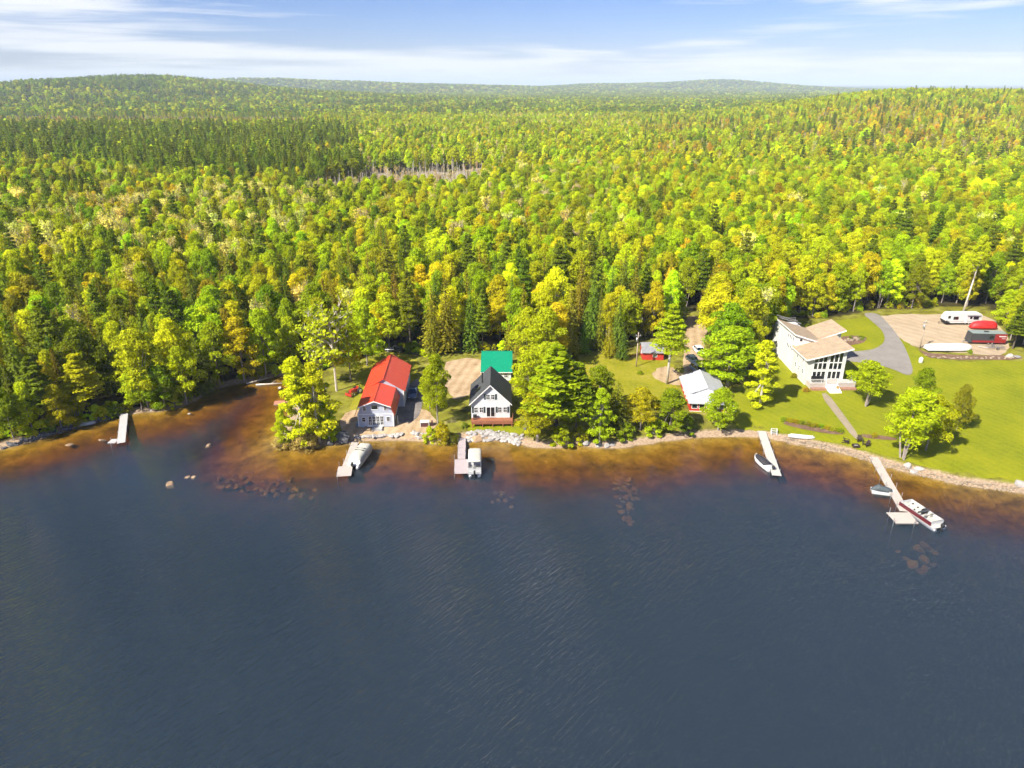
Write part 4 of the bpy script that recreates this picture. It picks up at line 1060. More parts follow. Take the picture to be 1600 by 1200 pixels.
def gambrel_house():
    # local x: across the front, y: away from the lake; origin at the middle of the front wall
    x, y, z = -25.4, 119.6, gz(-25.4, 121)
    t = thing('red_roofed_house', 'blue-grey gambrel house with bright red metal roof and rear barn', 'house', (x, y, z), R(2.5))
    g = 3.25
    prof = [(-g, 0), (g, 0), (g, 2.75), (2.72, 4.25), (0, 5.35), (-2.72, 4.25), (-g, 2.75)]
    MB().prism(prof, 'y', 0, 8.2).build('wall', M_BLUEGREY, t)
    MB().box(-g - .03, g + .03, -.035, 0, 2.55, 2.68).build('belt_trim', M_WHITE, t)
    for s in (-1, 1): MB().box(s * g - .09, s * g + .09, -.06, .1, 0.02, 2.75).build('corner_board', M_WHITE, t)
    pk, kn, ev = (0, 5.62), (3.05, 4.42), (3.72, 2.62)
    y0, y1 = -.75, 8.1
    for s in (-1, 1):
        up = MB().slab([(0, y0, pk[1]), (0, y1, pk[1]), (s * kn[0], y1, kn[1]), (s * kn[0], y0, kn[1])], .12)
        ribs(up, (0, y0 + .05, pk[1]), (0, y1, pk[1]), (s * kn[0], y0 + .05, kn[1]), (s * kn[0], y1, kn[1]), 20)
        up.build('roof', M_REDROOF, t)
        lo = MB().slab([(s * kn[0], y0, kn[1] - .005), (s * kn[0], y1, kn[1] - .005), (s * ev[0], y1, ev[1]), (s * ev[0], y0, ev[1])], .12)
        ribs(lo, (s * kn[0], y0 + .05, kn[1]), (s * kn[0], y1, kn[1]), (s * ev[0] + s * .01, y0 + .05, ev[1]), (s * ev[0] + s * .01, y1, ev[1]), 20)
        lo.build('lower_roof', M_REDROOF, t)
        MB().slab([(0, y0 - .03, pk[1] - .03), (0, y0 - .001, pk[1] - .03), (s * kn[0], y0 - .001, kn[1] - .03), (s * kn[0], y0 - .03, kn[1] - .03)], .2).build('rake_board', M_WHITE, t)
    MB().tube((0, y0, pk[1] + .03), (0, y1, pk[1] + .03), .07, .07, 6).build('ridge_cap', M_REDROOF, t)
    window(t, 'F', (-.05, 0, 4.05), 1.15, .85, 1, 1)
    window(t, 'F', (-1.95, 0, 3.75), .5, .75, 1, 2); window(t, 'F', (1.9, 0, 3.85), .5, .75, 1, 2)
    window(t, 'F', (-2.25, 0, 1.55), .6, .8, 1, 2); window(t, 'F', (2.3, 0, 1.6), .6, .8, 1, 2)
    for i in range(4):
        window(t, 'F', (-1.05 + i * .72, 0, 1.32), .5, 1.75, 2, 3, name='patio_door')
    MB().box(-1.6, 1.5, -.045, -.001, .1, .3).build('door_sill', M_WHITE, t)
    MB().box(-.7, 1.2, -1.3, -.05, -.3, .18).build('doorstep', M_CONC, t)
    # rear barn
    bx, b0, b1, hw = .75, 8.2, 21.3, 3.75
    MB().prism([(bx - hw, 0), (bx + hw, 0), (bx + hw, 4.0), (bx, 6.35), (bx - hw, 4.0)], 'y', b0, b1).build('barn_wall', M_BLUEGREY, t)
    e, p = (hw + .35, 3.85), 6.5
    for s in (-1, 1):
        r = MB().slab([(bx, b0 - .35, p), (bx, b1 + .35, p), (bx + s * e[0], b1 + .35, e[1]), (bx + s * e[0], b0 - .35, e[1])], .12)
        ribs(r, (bx, b0 - .3, p), (bx, b1 + .3, p), (bx + s * e[0], b0 - .3, e[1]), (bx + s * e[0], b1 + .3, e[1]), 32)
        r.build('barn_roof', M_REDROOF, t)
    MB().tube((bx, b0 - .35, p + .03), (bx, b1 + .35, p + .03), .08, .08, 6).build('ridge_cap', M_REDROOF, t)
    MB().box(bx + hw - .12, bx + hw + .02, b0 - .06, b0 - .002, 0, 3.9).build('corner_board', M_WHITE, t)
    for i in range(2): window(t, 'R', (bx + hw, b0 + 3 + i * 5, 1.3), 2.6, 2.2, 4, 4, name='garage_door')
    return t
gambrel_house()

def white_house():
    x, y = -4.05, 121.9; z = 1.35
    t = thing('white_house', 'white clapboard house with steep dark shingle roof and cedar deck', 'house', (x, y, z), R(1.0))
    hw, ev, pk, L = 3.65, 3.55, 7.15, 9.0
    MB().prism([(-hw, -.6), (hw, -.6), (hw, ev), (0, pk), (-hw, ev)], 'y', 0, L).build('wall', M_WHITESIDING, t)
    for s in (-1, 1):
        r = MB().slab([(0, -.45, pk + .2), (0, L + .4, pk + .2), (s * 4.05, L + .4, ev - .2), (s * 4.05, -.45, ev - .2)], .16).build('roof', M_DARKSHINGLE, t)
        MB().slab([(0, -.49, pk + .17), (0, -.455, pk + .17), (s * 4.06, -.455, ev - .23), (s * 4.06, -.49, ev - .23)], .24).build('rake_board', M_WHITE, t)
    dm = MB().prism([(1.2, ev - .1), (6.0, ev - .1), (6.0, ev + .75), (1.2, ev + .75)], 'x', -3.55, -2.0)
    MB().tube((-1.6, 4.4, pk - 2.2), (-1.6, 4.4, pk + .9), .12, .12, 8).build('chimney_pipe', M_BLACK, t)
    MB().slab([(-2.9, 2.0, ev + 1.15), (-2.0, 2.0, ev + 2.05), (-2.0, 3.2, ev + 2.05), (-2.9, 3.2, ev + 1.15)], .05).build('skylight', M_GLASS, t)
    for sx in (-.48, .48): window(t, 'F', (sx * .95, 0, 4.75), .62, .95, 2, 2, shutters=False)
    for sx in (-1, 1): MB().box(sx * 1.02 - .17, sx * 1.02 + .17, -.06, -.001, 4.2, 5.3).build('shutter', M_DARKGREEN, t)
    for c in (-2.25, 2.25):
        for d in (-.5, .5): window(t, 'F', (c + d, 0, 2.1), .62, 1.0, 2, 2)
        for d in (-1.08, 1.08): MB().box(c + d - .17, c + d + .17, -.06, -.001, 1.5, 2.7).build('shutter', M_DARKGREEN, t)
    for d in (-.4, .4): window(t, 'F', (d, 0, 1.65), .68, 1.95, 1, 1, name='patio_door')
    window(t, 'R', (hw, 2.5, 2.1), .8, 1.0, 2, 2); window(t, 'R', (hw, 6.0, 2.1), .8, 1.0, 2, 2)
    # deck
    nb = 15
    for k in range(nb):
        y0 = -2.35 + k * .155
        MB().box(-3.6, 4.2, y0, y0 + .14, .38, .44).build('deck_board', M_CEDAR, t)
    MB().box(-3.55, 4.15, -2.3, -.05, .18, .378).build('deck_frame', M_CEDAR, t)
    for xx in (-3.4, -1.5, .4, 2.3, 4.0):
        MB().box(xx - .08, xx + .08, -2.25, -2.09, -.9, .18).build('deck_post', M_CEDAR, t)
    railing(t, [(-3.55, -2.28, .44), (4.15, -2.28, .44), (4.15, -.1, .44)], 1.0, M_CEDAR, .13)
    MB().box(-3.3, -2.6, -.9, -.3, .44, 1.3).box(-3.2, -2.7, -.95, -.88, .6, 1.2).build('grill', M_BLACK, t)
    steps(t, 4.2, 5.2, -.6, .44, 4, .28, .2, M_CEDAR)
    return t
white_house()

def green_garage():
    t = thing('green_roofed_garage', 'white garage with bright green metal roof behind the white house', 'garage', (-3.3, 141.0, 1.7), 0)
    hw, D, ev, pk = 3.1, 10.0, 2.0, 4.5
    MB().prism([(0, -.4), (D, -.4), (D, ev), (D / 2, pk), (0, ev)], 'x', -hw, hw).build('wall', M_WHITESIDING, t)
    for (ya, yb) in ((-.45, D / 2), (D + .45, D / 2)):
        r = MB().slab([(-hw - .3, yb, pk + .14), (hw + .3, yb, pk + .14), (hw + .3, ya, ev - .1), (-hw - .3, ya, ev - .1)], .1)
        ribs(r, (-hw - .25, yb, pk + .14), (hw + .25, yb, pk + .14), (-hw - .25, ya, ev - .1), (hw + .25, ya, ev - .1), 16)
        r.build('roof', M_GREENROOF, t)
    MB().tube((-hw - .3, D / 2, pk + .17), (hw + .3, D / 2, pk + .17), .08, .08, 6).build('ridge_cap', M_GREENROOF, t)
    MB().box(-hw - .32, hw + .32, -.5, -.46, ev - .26, ev - .1).build('fascia', M_WHITE, t)
    window(t, 'L', (-hw, 3.0, 1.0), 2.4, 1.8, 4, 4, name='garage_door'); window(t, 'F', (2.0, 0, 1.0), .7, .8, 2, 2)
green_garage()

def red_shed():
    z = gz(32.3, 154)
    t = thing('red_shed', 'small red shed with grey shingle roof beside the utility pole', 'shed', (32.4, 152.8, z), R(-2))
    hw, D, ev, pk = 2.4, 4.6, 1.95, 3.4
    MB().prism([(0, -.3), (D, -.3), (D, ev), (D / 2, pk), (0, ev)], 'x', -hw, hw).build('wall', M_REDSIDING, t)
    for (ya, yb) in ((-.4, D / 2), (D + .4, D / 2)):
        MB().slab([(-hw - .3, yb, pk + .14), (hw + .3, yb, pk + .14), (hw + .3, ya, ev - .08), (-hw - .3, ya, ev - .08)], .1).build('roof', M_SHEDROOF, t)
    window(t, 'F', (.4, 0, 1.15), .85, .7, 2, 1)
    MB().box(-1.4, -.5, -.05, -.001, 0, 1.75).build('door', M_REDSIDING, t)
    window(t, 'L', (-hw, 2.3, 1.2), .6, .6, 1, 1)
red_shed()

def red_cottage():
    a = Vector(on_level(1078, 629, 3.0)); b = Vector(on_level(1064, 592, 3.0))
    d = (b - a).normalized(); ang = math.atan2(d.y, d.x) - math.pi / 2
    z = gz(38, 132)
    W, D = 7.4, (b - a).length + .3
    c = a + Vector((math.cos(ang), math.sin(ang))) * (W / 2 + .1)
    t = thing('red_cottage', 'red lakeside cottage with pale grey metal roof and front porch', 'house', (c.x, c.y, z), ang)
    hw, ev, pk = W / 2, 2.0, 3.5; p0 = 3.4
    MB().prism([(-hw, -.5), (hw, -.5), (hw, ev), (0, pk), (-hw, ev)], 'y', p0, D).build('wall', M_REDSIDING, t)
    MB().box(-hw + .02, hw - .02, .15, p0 - .002, -.5, 1.72).build('porch_wall', M_REDSIDING, t)
    for s in (-1, 1):
        r = MB().slab([(0, p0 - .3, pk + .15), (0, D + .4, pk + .15), (s * (hw + .45), D + .4, ev - .02), (s * (hw + .45), p0 - .3, ev - .02)], .1)
        ribs(r, (0, p0 - .25, pk + .15), (0, D + .35, pk + .15), (s * (hw + .45), p0 - .25, ev - .02), (s * (hw + .45), D + .35, ev - .02), 16, .025)
        r.build('roof', M_GREYROOF, t)
    MB().tube((0, p0 - .3, pk + .18), (0, D + .4, pk + .18), .08, .08, 6).build('ridge_cap', M_WHITE, t)
    r = MB().slab([(-hw - .43, p0 + .1, ev + .32), (hw + .43, p0 + .1, ev + .32), (hw + .43, -.35, 1.74), (-hw - .43, -.35, 1.74)], .1)
    ribs(r, (-hw - .38, p0, ev + .32), (hw + .38, p0, ev + .32), (-hw - .38, -.3, 1.74), (hw + .38, -.3, 1.74), 18, .025)
    r.build('porch_roof', M_GREYROOF, t)
    MB().prism([(-2.9, ev + .3), (2.9, ev + .3), (0, pk - .0)], 'y', p0 - .08, p0 - .002).build('gable', M_WHITE, t)
    for i in range(5): window(t, 'F', (-2.8 + i * 1.4, .15, .95), 1.0, .8, 1, 1)
    for i in range(3): window(t, 'L', (-hw, p0 + 1.2 + i * 2.0, 1.1), .8, .8, 1, 2)
    MB().box(-hw - .04, hw + .04, .1, .148, -.5, -.05).build('base_trim', M_WHITE, t)
    # open porch frame at the far corner
    MB().box(hw + .35, hw + 1.6, .2, .3, 1.1, 1.2).box(hw + .35, hw + .45, .2, .3, -.9, 1.1).box(hw + 1.5, hw + 1.6, .2, .3, -.9, 1.1).build('trellis', M_WHITE, t)
red_cottage()

def tan_house():
    ang = R(0.5); z = gz(66, 146)
    t = thing('tan_house', 'large tan contemporary house with slanted roofs and tall lake windows', 'house', (61.8, 138.6, z + .75), ang)
    # front block: roof rises to the right
    zl, zr = 5.0, 7.1
    MB().prism([(0, -1.6), (8, -1.6), (8, zr), (0, zl)], 'y', 0, 7.4).build('wall', M_TANSIDING, t)
    MB().slab([(-.55, -.7, zl + .02), (8.9, -.7, zr + .38), (8.9, 8.0, zr + .38), (-.55, 8.0, zl + .02)], .2).build('roof', M_TANSHINGLE, t)
    MB().slab([(-.57, -.75, zl), (8.92, -.75, zr + .36), (8.92, -.705, zr + .36), (-.57, -.705, zl)], .3).build('fascia', M_WHITE, t)
    MB().slab([(-.6, -.7, zl - .02), (-.555, -.7, zl - .02), (-.555, 8.0, zl - .02), (-.6, 8.0, zl - .02)], .28).build('fascia', M_WHITE, t)
    # middle block: roof falls to the right, high wall on the left with a small window in its lake face
    MB().prism([(0.02, -1.6), (6.4, -1.6), (6.4, 5.6), (.02, 7.7)], 'y', 7.402, 17.5).build('middle_wall', M_CREAM, t)
    MB().slab([(-.5, 7.0, 8.0), (6.9, 7.0, 5.65), (6.9, 17.9, 5.65), (-.5, 17.9, 8.0)], .2).build('middle_roof', M_TANSHINGLE, t)
    MB().slab([(-.52, 6.95, 7.98), (5.5, 6.95, 6.07), (5.5, 6.995, 6.07), (-.52, 6.995, 7.98)], .28).build('fascia', M_WHITE, t)
    MB().slab([(-.55, 7.0, 7.98), (-.505, 7.0, 7.98), (-.505, 17.9, 7.98), (-.55, 17.9, 7.98)], .28).build('fascia', M_WHITE, t)
    # rear right block: roof rises to the right
    MB().prism([(6.402, -1.6), (11.2, -1.6), (11.2, 7.5), (6.402, 5.7)], 'y', 10.5, 17.4).build('rear_wall', M_TANSIDING, t)
    MB().slab([(6.2, 9.9, 5.9), (11.9, 9.9, 7.95), (11.9, 17.9, 7.95), (6.2, 17.9, 5.9)], .2).build('rear_roof', M_TANSHINGLE, t)
    MB().slab([(6.3, 9.85, 5.9), (11.92, 9.85, 7.93), (11.92, 9.895, 7.93), (6.3, 9.895, 5.9)], .3).build('fascia', M_WHITE, t)
    # roof terrace at the back with a railing
    MB().box(.3, 5.0, 17.6, 21.0, -1.6, 6.3).build('terrace_wall', M_CREAM, t)
    railing(t, [(4.9, 20.9, 6.3), (.4, 20.9, 6.3), (.4, 17.9, 6.3)], 1.1, M_GREYWOOD, .3)
    MB().slab([(.1, 17.95, 8.3), (5.1, 17.95, 6.9), (5.1, 18.4, 6.9), (.1, 18.4, 8.3)], .15).slab([(.1, 20.0, 8.3), (5.1, 20.0, 6.9), (5.1, 20.3, 6.9), (.1, 20.3, 8.3)], .15).build('pergola_beam', M_GREYWOOD, t)
    # windows on the lake face: two groups of three, two storeys
    for g, (x0, hi) in enumerate(((1.35, 4.2), (4.55, 5.05))):
        for i in range(3):
            cx = x0 + .45 + i * .93
            window(t, 'F', (cx, 0, 3.35), .72, 1.35)
            top = zl + (zr - zl) * cx / 8 - .35
            window(t, 'F', (cx, 0, (4.25 + top) / 2), .72, max(.35, top - 4.25))
            window(t, 'F', (cx, 0, 1.35), .72, 1.6, 1, 1, name='patio_door')
    window(t, 'F', (1.1, 7.4, 6.55), .6, .55)
    for y in (1.6, 3.6, 5.6): window(t, 'L', (0, y, 1.6), .55, 1.0, 1, 2)
    for y in (2.2, 5.2): window(t, 'L', (0, y, 3.9), .6, .9, 1, 2)
    for y in (8.8, 9.7, 10.6, 11.5): window(t, 'L', (.02, y, 6.3), .5, .8); window(t, 'L', (.02, y, 4.1), .5, .8)
    for y in (2.2, 5.2): window(t, 'R', (8, y, 1.6), .9, 1.1, 1, 2); window(t, 'R', (8, y, 4.8), .9, 1.1, 1, 2)
    # deck, steps and planters
    MB().box(.3, 9.8, -2.2, -.01, -1.7, .28).build('deck', M_DECKWOOD, t)
    for k in range(12): MB().box(.22, 9.9, -2.26 + k * .187, -2.26 + k * .187 + .17, .282, .33).build('deck_board', M_DECKWOOD, t)
    railing(t, [(.3, -2.2, .33), (3.6, -2.2, .33)], .9, M_WHITE, .2)
    railing(t, [(5.9, -2.2, .33), (9.7, -2.2, .33), (9.7, -.1, .33)], .9, M_WHITE, .2)
    steps(t, 3.7, 5.8, -2.26, .33, 6, .42, .16, M_WHITE)
    for s in (3.62, 5.88): MB().prism([(-2.26, .35), (-4.8, -.65), (-4.8, -1.3), (-2.26, -.6)], 'x', s - .07, s + .07).build('stair_side', M_WHITE, t)
    MB().box(1.0, 3.3, -1.6, -.6, .33, 1.05).box(1.0, 3.3, -.75, -.6, 1.05, 1.4).build('deck_sofa', M_BLACK, t)
    for k, (px_, sx) in enumerate(((1.9, 3.0), (7.9, 3.6))):
        MB().box(px_ - sx / 2, px_ + sx / 2, -3.3, -2.35, -1.7, -.45).build('planter_wall', paint('planter_stone', (0.33, 0.17, 0.11), .9, .3), t)
tan_house()

def shaded_cabin():
    x, y, z = on_ground(178, 600)
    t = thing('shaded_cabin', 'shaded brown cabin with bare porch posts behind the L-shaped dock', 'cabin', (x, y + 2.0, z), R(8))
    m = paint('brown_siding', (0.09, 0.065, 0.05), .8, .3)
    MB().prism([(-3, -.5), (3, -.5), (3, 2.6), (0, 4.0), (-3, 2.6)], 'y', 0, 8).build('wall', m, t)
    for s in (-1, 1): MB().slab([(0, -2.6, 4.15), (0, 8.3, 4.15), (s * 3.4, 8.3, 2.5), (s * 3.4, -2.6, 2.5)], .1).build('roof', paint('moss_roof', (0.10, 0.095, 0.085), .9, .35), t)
    MB().box(-3.1, 3.1, -2.5, -.01, .15, .3).build('porch_floor', M_GREYWOOD, t)
    for xx in (-2.9, -1, 1, 2.9): MB().box(xx - .08, xx + .08, -2.45, -2.29, -.8, 2.5).build('porch_post', M_GREYWOOD, t)
    railing(t, [(-2.9, -2.4, .3), (2.9, -2.4, .3)], .9, M_GREYWOOD, .25)
    window(t, 'F', (-1.6, 0, 1.5), .9, 1.0, 2, 2); window(t, 'F', (1.6, 0, 1.5), .9, 1.0, 2, 2)
    MB().box(-.45, .45, -.06, -.001, .1, 2.1).build('door', M_GREYWOOD, t)
shaded_cabin()
def hidden_shed():
    x, y, z = on_ground(920, 658)
    t = thing('pale_boathouse', 'pale blue-white boathouse half hidden in the pine clump', 'shed', (x, y + 1, z), R(-6))
    MB().prism([(-2.4, -.5), (2.4, -.5), (2.4, 2.2), (0, 3.3), (-2.4, 2.2)], 'y', 0, 5).build('wall', M_BLUEGREY, t)
    for s in (-1, 1): MB().slab([(0, -.3, 3.45), (0, 5.3, 3.45), (s * 2.75, 5.3, 2.1), (s * 2.75, -.3, 2.1)], .1).build('roof', M_GREYROOF, t)
    window(t, 'F', (0, 0, 1.0), 1.8, 1.7, 2, 1, name='boat_door'); window(t, 'L', (-2.4, 2.5, 1.2), .8, .8, 2, 2)
hidden_shed()
def grey_cabin():
    x, y, z = on_ground(16, 598)
    t = thing('grey_roofed_cabin', 'grey-roofed cabin glimpsed between trees at the photo\'s edge', 'cabin', (x, y + 2, z), R(15))
    MB().prism([(-3, -.5), (3, -.5), (3, 2.5), (0, 4.2), (-3, 2.5)], 'y', 0, 7).build('wall', M_CREAM, t)
    for s in (-1, 1): MB().slab([(0, -.4, 4.35), (0, 7.4, 4.35), (s * 3.4, 7.4, 2.45), (s * 3.4, -.4, 2.45)], .1).build('roof', M_SHEDROOF, t)
    window(t, 'F', (-1.4, 0, 1.4), .9, 1, 2, 2); window(t, 'F', (1.4, 0, 1.4), .9, 1, 2, 2); window(t, 'R', (3, 3, 1.4), .9, 1, 2, 2)
grey_cabin()

# ------------------------------------------------------------------ docks
def dock(name, label, pieces, z, mat, posts, plank=.17, post_h=.8, pmat=None):
    """pieces: list of ((x, y) start, (x, y) end, width)"""
    o = Vector(pieces[0][0])
    t = thing(name, label, 'dock', (o.x, o.y, 0))
    for (a, b, w) in pieces:
        a, b = Vector(a) - o, Vector(b) - o; d = (b - a); L = d.length; d.normalize(); nrm = Vector((-d.y, d.x))
        ang = math.atan2(d.y, d.x)
        ns = max(1, round(L / 3.2))
        for k in range(ns):
            s0 = a + d * (L * k / ns + .02); sl = L / ns - .04
            mb = MB(); n = max(2, int(sl / plank))
            for i in range(n):
                u = sl * i / n; jit = random.uniform(-.004, .004)
                mb.box(u + .008, u + sl / n - .008, -w / 2, w / 2, z - .045 + jit, z + jit)
            q = mb.build('deck_section', mat, t); q.location = (s0.x, s0.y, 0); q.rotation_euler = (0, 0, ang)
            for sd in (-1, 1):
                sm = MB().box(0, sl, sd * (w / 2 - .06) - .03, sd * (w / 2 - .06) + .03, z - .22, z - .05).build('stringer', M_GREYWOOD, t)
                sm.location = (s0.x, s0.y, 0); sm.rotation_euler = (0, 0, ang)
    for (x, y) in posts:
        b = gz(x, y)
        p = MB().tube((0, 0, b - .3), (0, 0, z + post_h), .045, .045, 7).build('post', pmat or M_STEEL, t)
        p.location = (x - o.x, y - o.y, 0)
    return t
def edge_posts(a, b, w, n):
    a, b = Vector(a), Vector(b); d = (b - a).normalized(); nr = Vector((-d.y, d.x)); out = []
    for i in range(n):
        p = a.lerp(b, (i + .5) / n)
        for s in (-1, 1): out.append(tuple(p + nr * s * (w / 2 + .06)))
    return out
L0 = lambda px, py, z=.5: on_level(px, py, z)
a, b = L0(194, 646), L0(189, 692); c0, c1 = L0(172, 690), L0(186, 690)
dock('white_dock', 'white L-shaped dock below the shaded cabin', [(a, b, 1.35), (L0(171, 689), L0(183, 689), 1.6)], .5, wood('bleached_wood', (0.50, 0.48, 0.46)), edge_posts(a, b, 1.35, 4) + [L0(173, 686), L0(173, 694)], post_h=.25)
a, b = L0(466, 625), L0(444, 627)
dock('red_dock', 'small faded red dock reaching into the inlet', [(a, b, 1.0), (L0(446, 628), L0(428, 629), 1.9)], .45, wood('faded_red_wood', (0.50, 0.22, 0.14)), edge_posts(a, b, 1.0, 2), post_h=.1)
a, b = L0(555, 691), L0(541, 728)
dock('plank_dock', 'weathered dock with square end beside the beige-covered pontoon boat', [(a, b, 1.35), (L0(540, 728), L0(537, 744), 2.4)], .5, M_DECKWOOD, edge_posts(a, b, 1.35, 3) + [L0(530, 727), L0(527, 744)], post_h=.7)
a, b = L0(722, 684), L0(721, 717)
dock('plank_dock', 'straight grey-mauve dock with wide end below the white house', [(a, b, 1.3), (L0(721, 717.5), L0(720.5, 740), 2.3)], .5, wood('mauve_wood', (0.44, 0.37, 0.37)), edge_posts(a, b, 1.3, 3) + [L0(710, 716), L0(732, 716), L0(710, 740)], post_h=.7)
a, b = L0(1189, 671), L0(1214, 743)
dock('plank_dock', 'long straight pale dock beside the black-covered runabout', [(a, b, 1.5)], .5, wood('pale_wood', (0.53, 0.48, 0.42)), edge_posts(a, b, 1.5, 5), post_h=.35)
a, b = L0(1365, 714), L0(1414, 799)
dock('plank_dock', 'longest dock, with square platform, beside the red pontoon boat', [(a, b, 1.45), (L0(1392, 809), L0(1428, 809), 2.9)], .5, wood('buff_wood', (0.50, 0.43, 0.37)), edge_posts(a, b, 1.45, 6) + [L0(1390, 800), L0(1396, 817), L0(1429, 818)], post_h=.8)

# ------------------------------------------------------------------ boats
M_HULL = paint('white_gelcoat', (0.62, 0.61, 0.59), 0.3, 0.05)
M_CANVAS = paint('beige_canvas', (0.50, 0.48, 0.40), 0.85, 0.1, 2.0, bump_s=.3)
M_VINYL = paint('cream_vinyl', (0.52, 0.50, 0.44), 0.5, 0.08)
M_ALU = paint('aluminium', (0.62, 0.63, 0.64), 0.35, 0.08, 2, metal=.8)
def rr_ring(w, l, r, z, n=5):
    out = []
    for cx, cy, a0 in ((w / 2 - r, l / 2 - r, 0), (-w / 2 + r, l / 2 - r, 90), (-w / 2 + r, -l / 2 + r, 180), (w / 2 - r, -l / 2 + r, 270)):
        for k in range(n):
            a = R(a0 + 90 * k / (n - 1)); out.append((cx + r * math.cos(a), cy + r * math.sin(a), z))
    return out
def outboard(parent, y, z):
    m = MB()
    m.loft([[(p[0], p[1] + y - .25, p[2]) for p in rr_ring(.36 * s, .55 * s, .1 * s, z + h)] for s, h in ((.8, .3), (1, .45), (1, .7), (.75, .88))])
    m.box(-.08, .08, y - .32, y - .12, z - .7, z + .3)
    return m.build('outboard_motor', M_BLACK, parent, True)
def pontoon(name, label, x, y, ang, L=7.0, W=2.3, style='cover', accent=None):
    t = thing(name, label, 'boat', (x, y, 0), ang)
    for s in (-1, 1):
        xx = s * (W / 2 - .38)
        rings = []
        for yy, r in ((-L / 2, .28), (-L / 2 + .1, .31), (L / 2 - .9, .31), (L / 2 - .35, .2), (L / 2, .05)):
            rings.append([(xx + r * math.cos(q), yy, .08 + (0.31 - r) * .5 + r * math.sin(q)) for q in (2 * math.pi * i / 12 for i in range(12))])
        MB().loft(rings).build('pontoon_tube', M_ALU, t, True)
    MB().box(-W / 2, W / 2, -L / 2 + .1, L / 2 - .35, .42, .5).build('deck', M_VINYL if style == 'open' else M_ALU, t)
    yb, yf = -L / 2 + .7, L / 2 - .5
    side = accent or M_HULL
    for (a0, a1, b0, b1, mm) in ((-W / 2 + .03, -W / 2 + .09, yb, yf, side), (W / 2 - .09, W / 2 - .03, yb, yf, M_HULL), (-W / 2 + .1, W / 2 - .1, yf - .06, yf, M_HULL), (-W / 2 + .1, W / 2 - .1, yb, yb + .06, M_HULL)):
        MB().box(a0, a1, b0, b1, .52, 1.12).build('fence_panel', mm, t)
    MB().path([(-W / 2 + .06, yb, 1.15), (-W / 2 + .06, yf, 1.15), (W / 2 - .06, yf, 1.15), (W / 2 - .06, yb, 1.15), (-W / 2 + .06, yb, 1.15)], .03).build('rail', M_ALU, t)
    if style == 'cover':
        rings = [[(p[0], p[1] + .25, p[2]) for p in rr_ring(W * s, (L - 1.3) * s2, .5 * s, zz)] for s, s2, zz in ((1.0, 1.0, .75), (1.01, 1.01, 1.15), (.92, .97, 1.5), (.62, .85, 1.72), (.2, .6, 1.82))]
        c = MB().loft(rings).build('canvas_cover', M_CANVAS, t, True)
        MB().box(-W * .36, W * .36, -.15, .0, 1.70, 1.84).build('cover_strap', M_BLACK, c)
        MB().box(-W * .36, W * .36, .55, .66, 1.70, 1.83).build('cover_strap', M_BLACK, c)
        MB().box(-W / 2 + .1, W / 2 - .1, -L / 2 + .15, -L / 2 + .65, .5, .75).build('stern_platform', M_HULL, t)
    elif style == 'bimini':
        rings = [[(p[0], p[1] + .55, p[2]) for p in rr_ring(W * s, (L - 2.0) * s2, .28, zz)] for s, s2, zz in ((1.0, 1.0, 1.95), (1.0, 1.0, 2.06), (.8, .95, 2.2), (.3, .8, 2.26))]
        c = MB().loft(rings).build('bimini_top', M_CANVAS, t, True)
        for yy in (-1.6, .3, 2.4):
            MB().path([(-W / 2 + .1, yy, 1.1), (-W / 2 + .15, yy, 1.95)], .025).path([(W / 2 - .1, yy, 1.1), (W / 2 - .15, yy, 1.95)], .025).build('bimini_pole', M_ALU, t)
        for s in (-1, 1): MB().box(s * .65 - .42, s * .65 + .42, -L / 2 + .75, -L / 2 + 1.35, .5, .95).box(s * .65 - .42, s * .65 + .42, -L / 2 + .72, -L / 2 + .84, .95, 1.3).build('stern_seat', M_VINYL, t)
        MB().box(-.6, -.2, -.2, .3, .5, 1.2).build('helm_console', M_HULL, t)
    else:
        for s in (-1, 1):
            MB().box(s * (W / 2 - .45) - .3, s * (W / 2 - .45) + .3, .6, L / 2 - .75, .5, .9).box(s * (W / 2 - .2) - .08, s * (W / 2 - .2) + .08, .6, L / 2 - .75, .9, 1.25).build('bow_bench', M_VINYL, t)
        MB().box(-W / 2 + .2, W / 2 - .2, -L / 2 + .8, -L / 2 + 1.4, .5, .92).box(-W / 2 + .2, W / 2 - .2, -L / 2 + .74, -L / 2 + .88, .92, 1.3).build('stern_bench', M_VINYL, t)
        for s in (-.55, .55):
            MB().loft([[(p[0] + s, p[1] - .9, p[2]) for p in rr_ring(.55, .55, .15, zz)] for zz in (.5, .95)]).box(s - .26, s + .26, -1.2, -1.08, .95, 1.4).build('captain_chair', M_VINYL, t)
        MB().box(.2, .95, -.2, .25, .5, 1.3).build('helm_console', M_BLACK, t)
        MB().box(-W / 2 + .1, W / 2 - .1, -.35, -.26, 1.15, 1.45).build('windscreen', paint('tinted_screen', (.05, .06, .07), .15), t)
        MB().path([(-W / 2 + .06, -1.4, 1.1), (-W / 2 + .1, -2.2, 2.0), (W / 2 - .1, -2.2, 2.0), (W / 2 - .06, -1.4, 1.1)], .04).build('tow_arch', M_BLACK, t)
        for (xx, yy) in ((.5, 1.2), (-.6, 1.9), (.55, 2.2), (-.5, .9)):
            MB().box(xx - .14, xx + .14, yy - .1, yy + .1, .91, 1.02).build('cushion', M_BLACK, t)
    outboard(t, -L / 2 + .02, .42)
    return t
x, y = L0(563, 713); pontoon('pontoon_boat', 'pontoon boat under a beige canvas cover beside the weathered square-ended dock', x, y, R(-10), 7.0, 2.25, 'cover')
x, y = L0(742, 726); pontoon('pontoon_boat', 'pontoon boat with cream canopy moored below the white house', x, y, R(2), 6.6, 2.2, 'bimini')
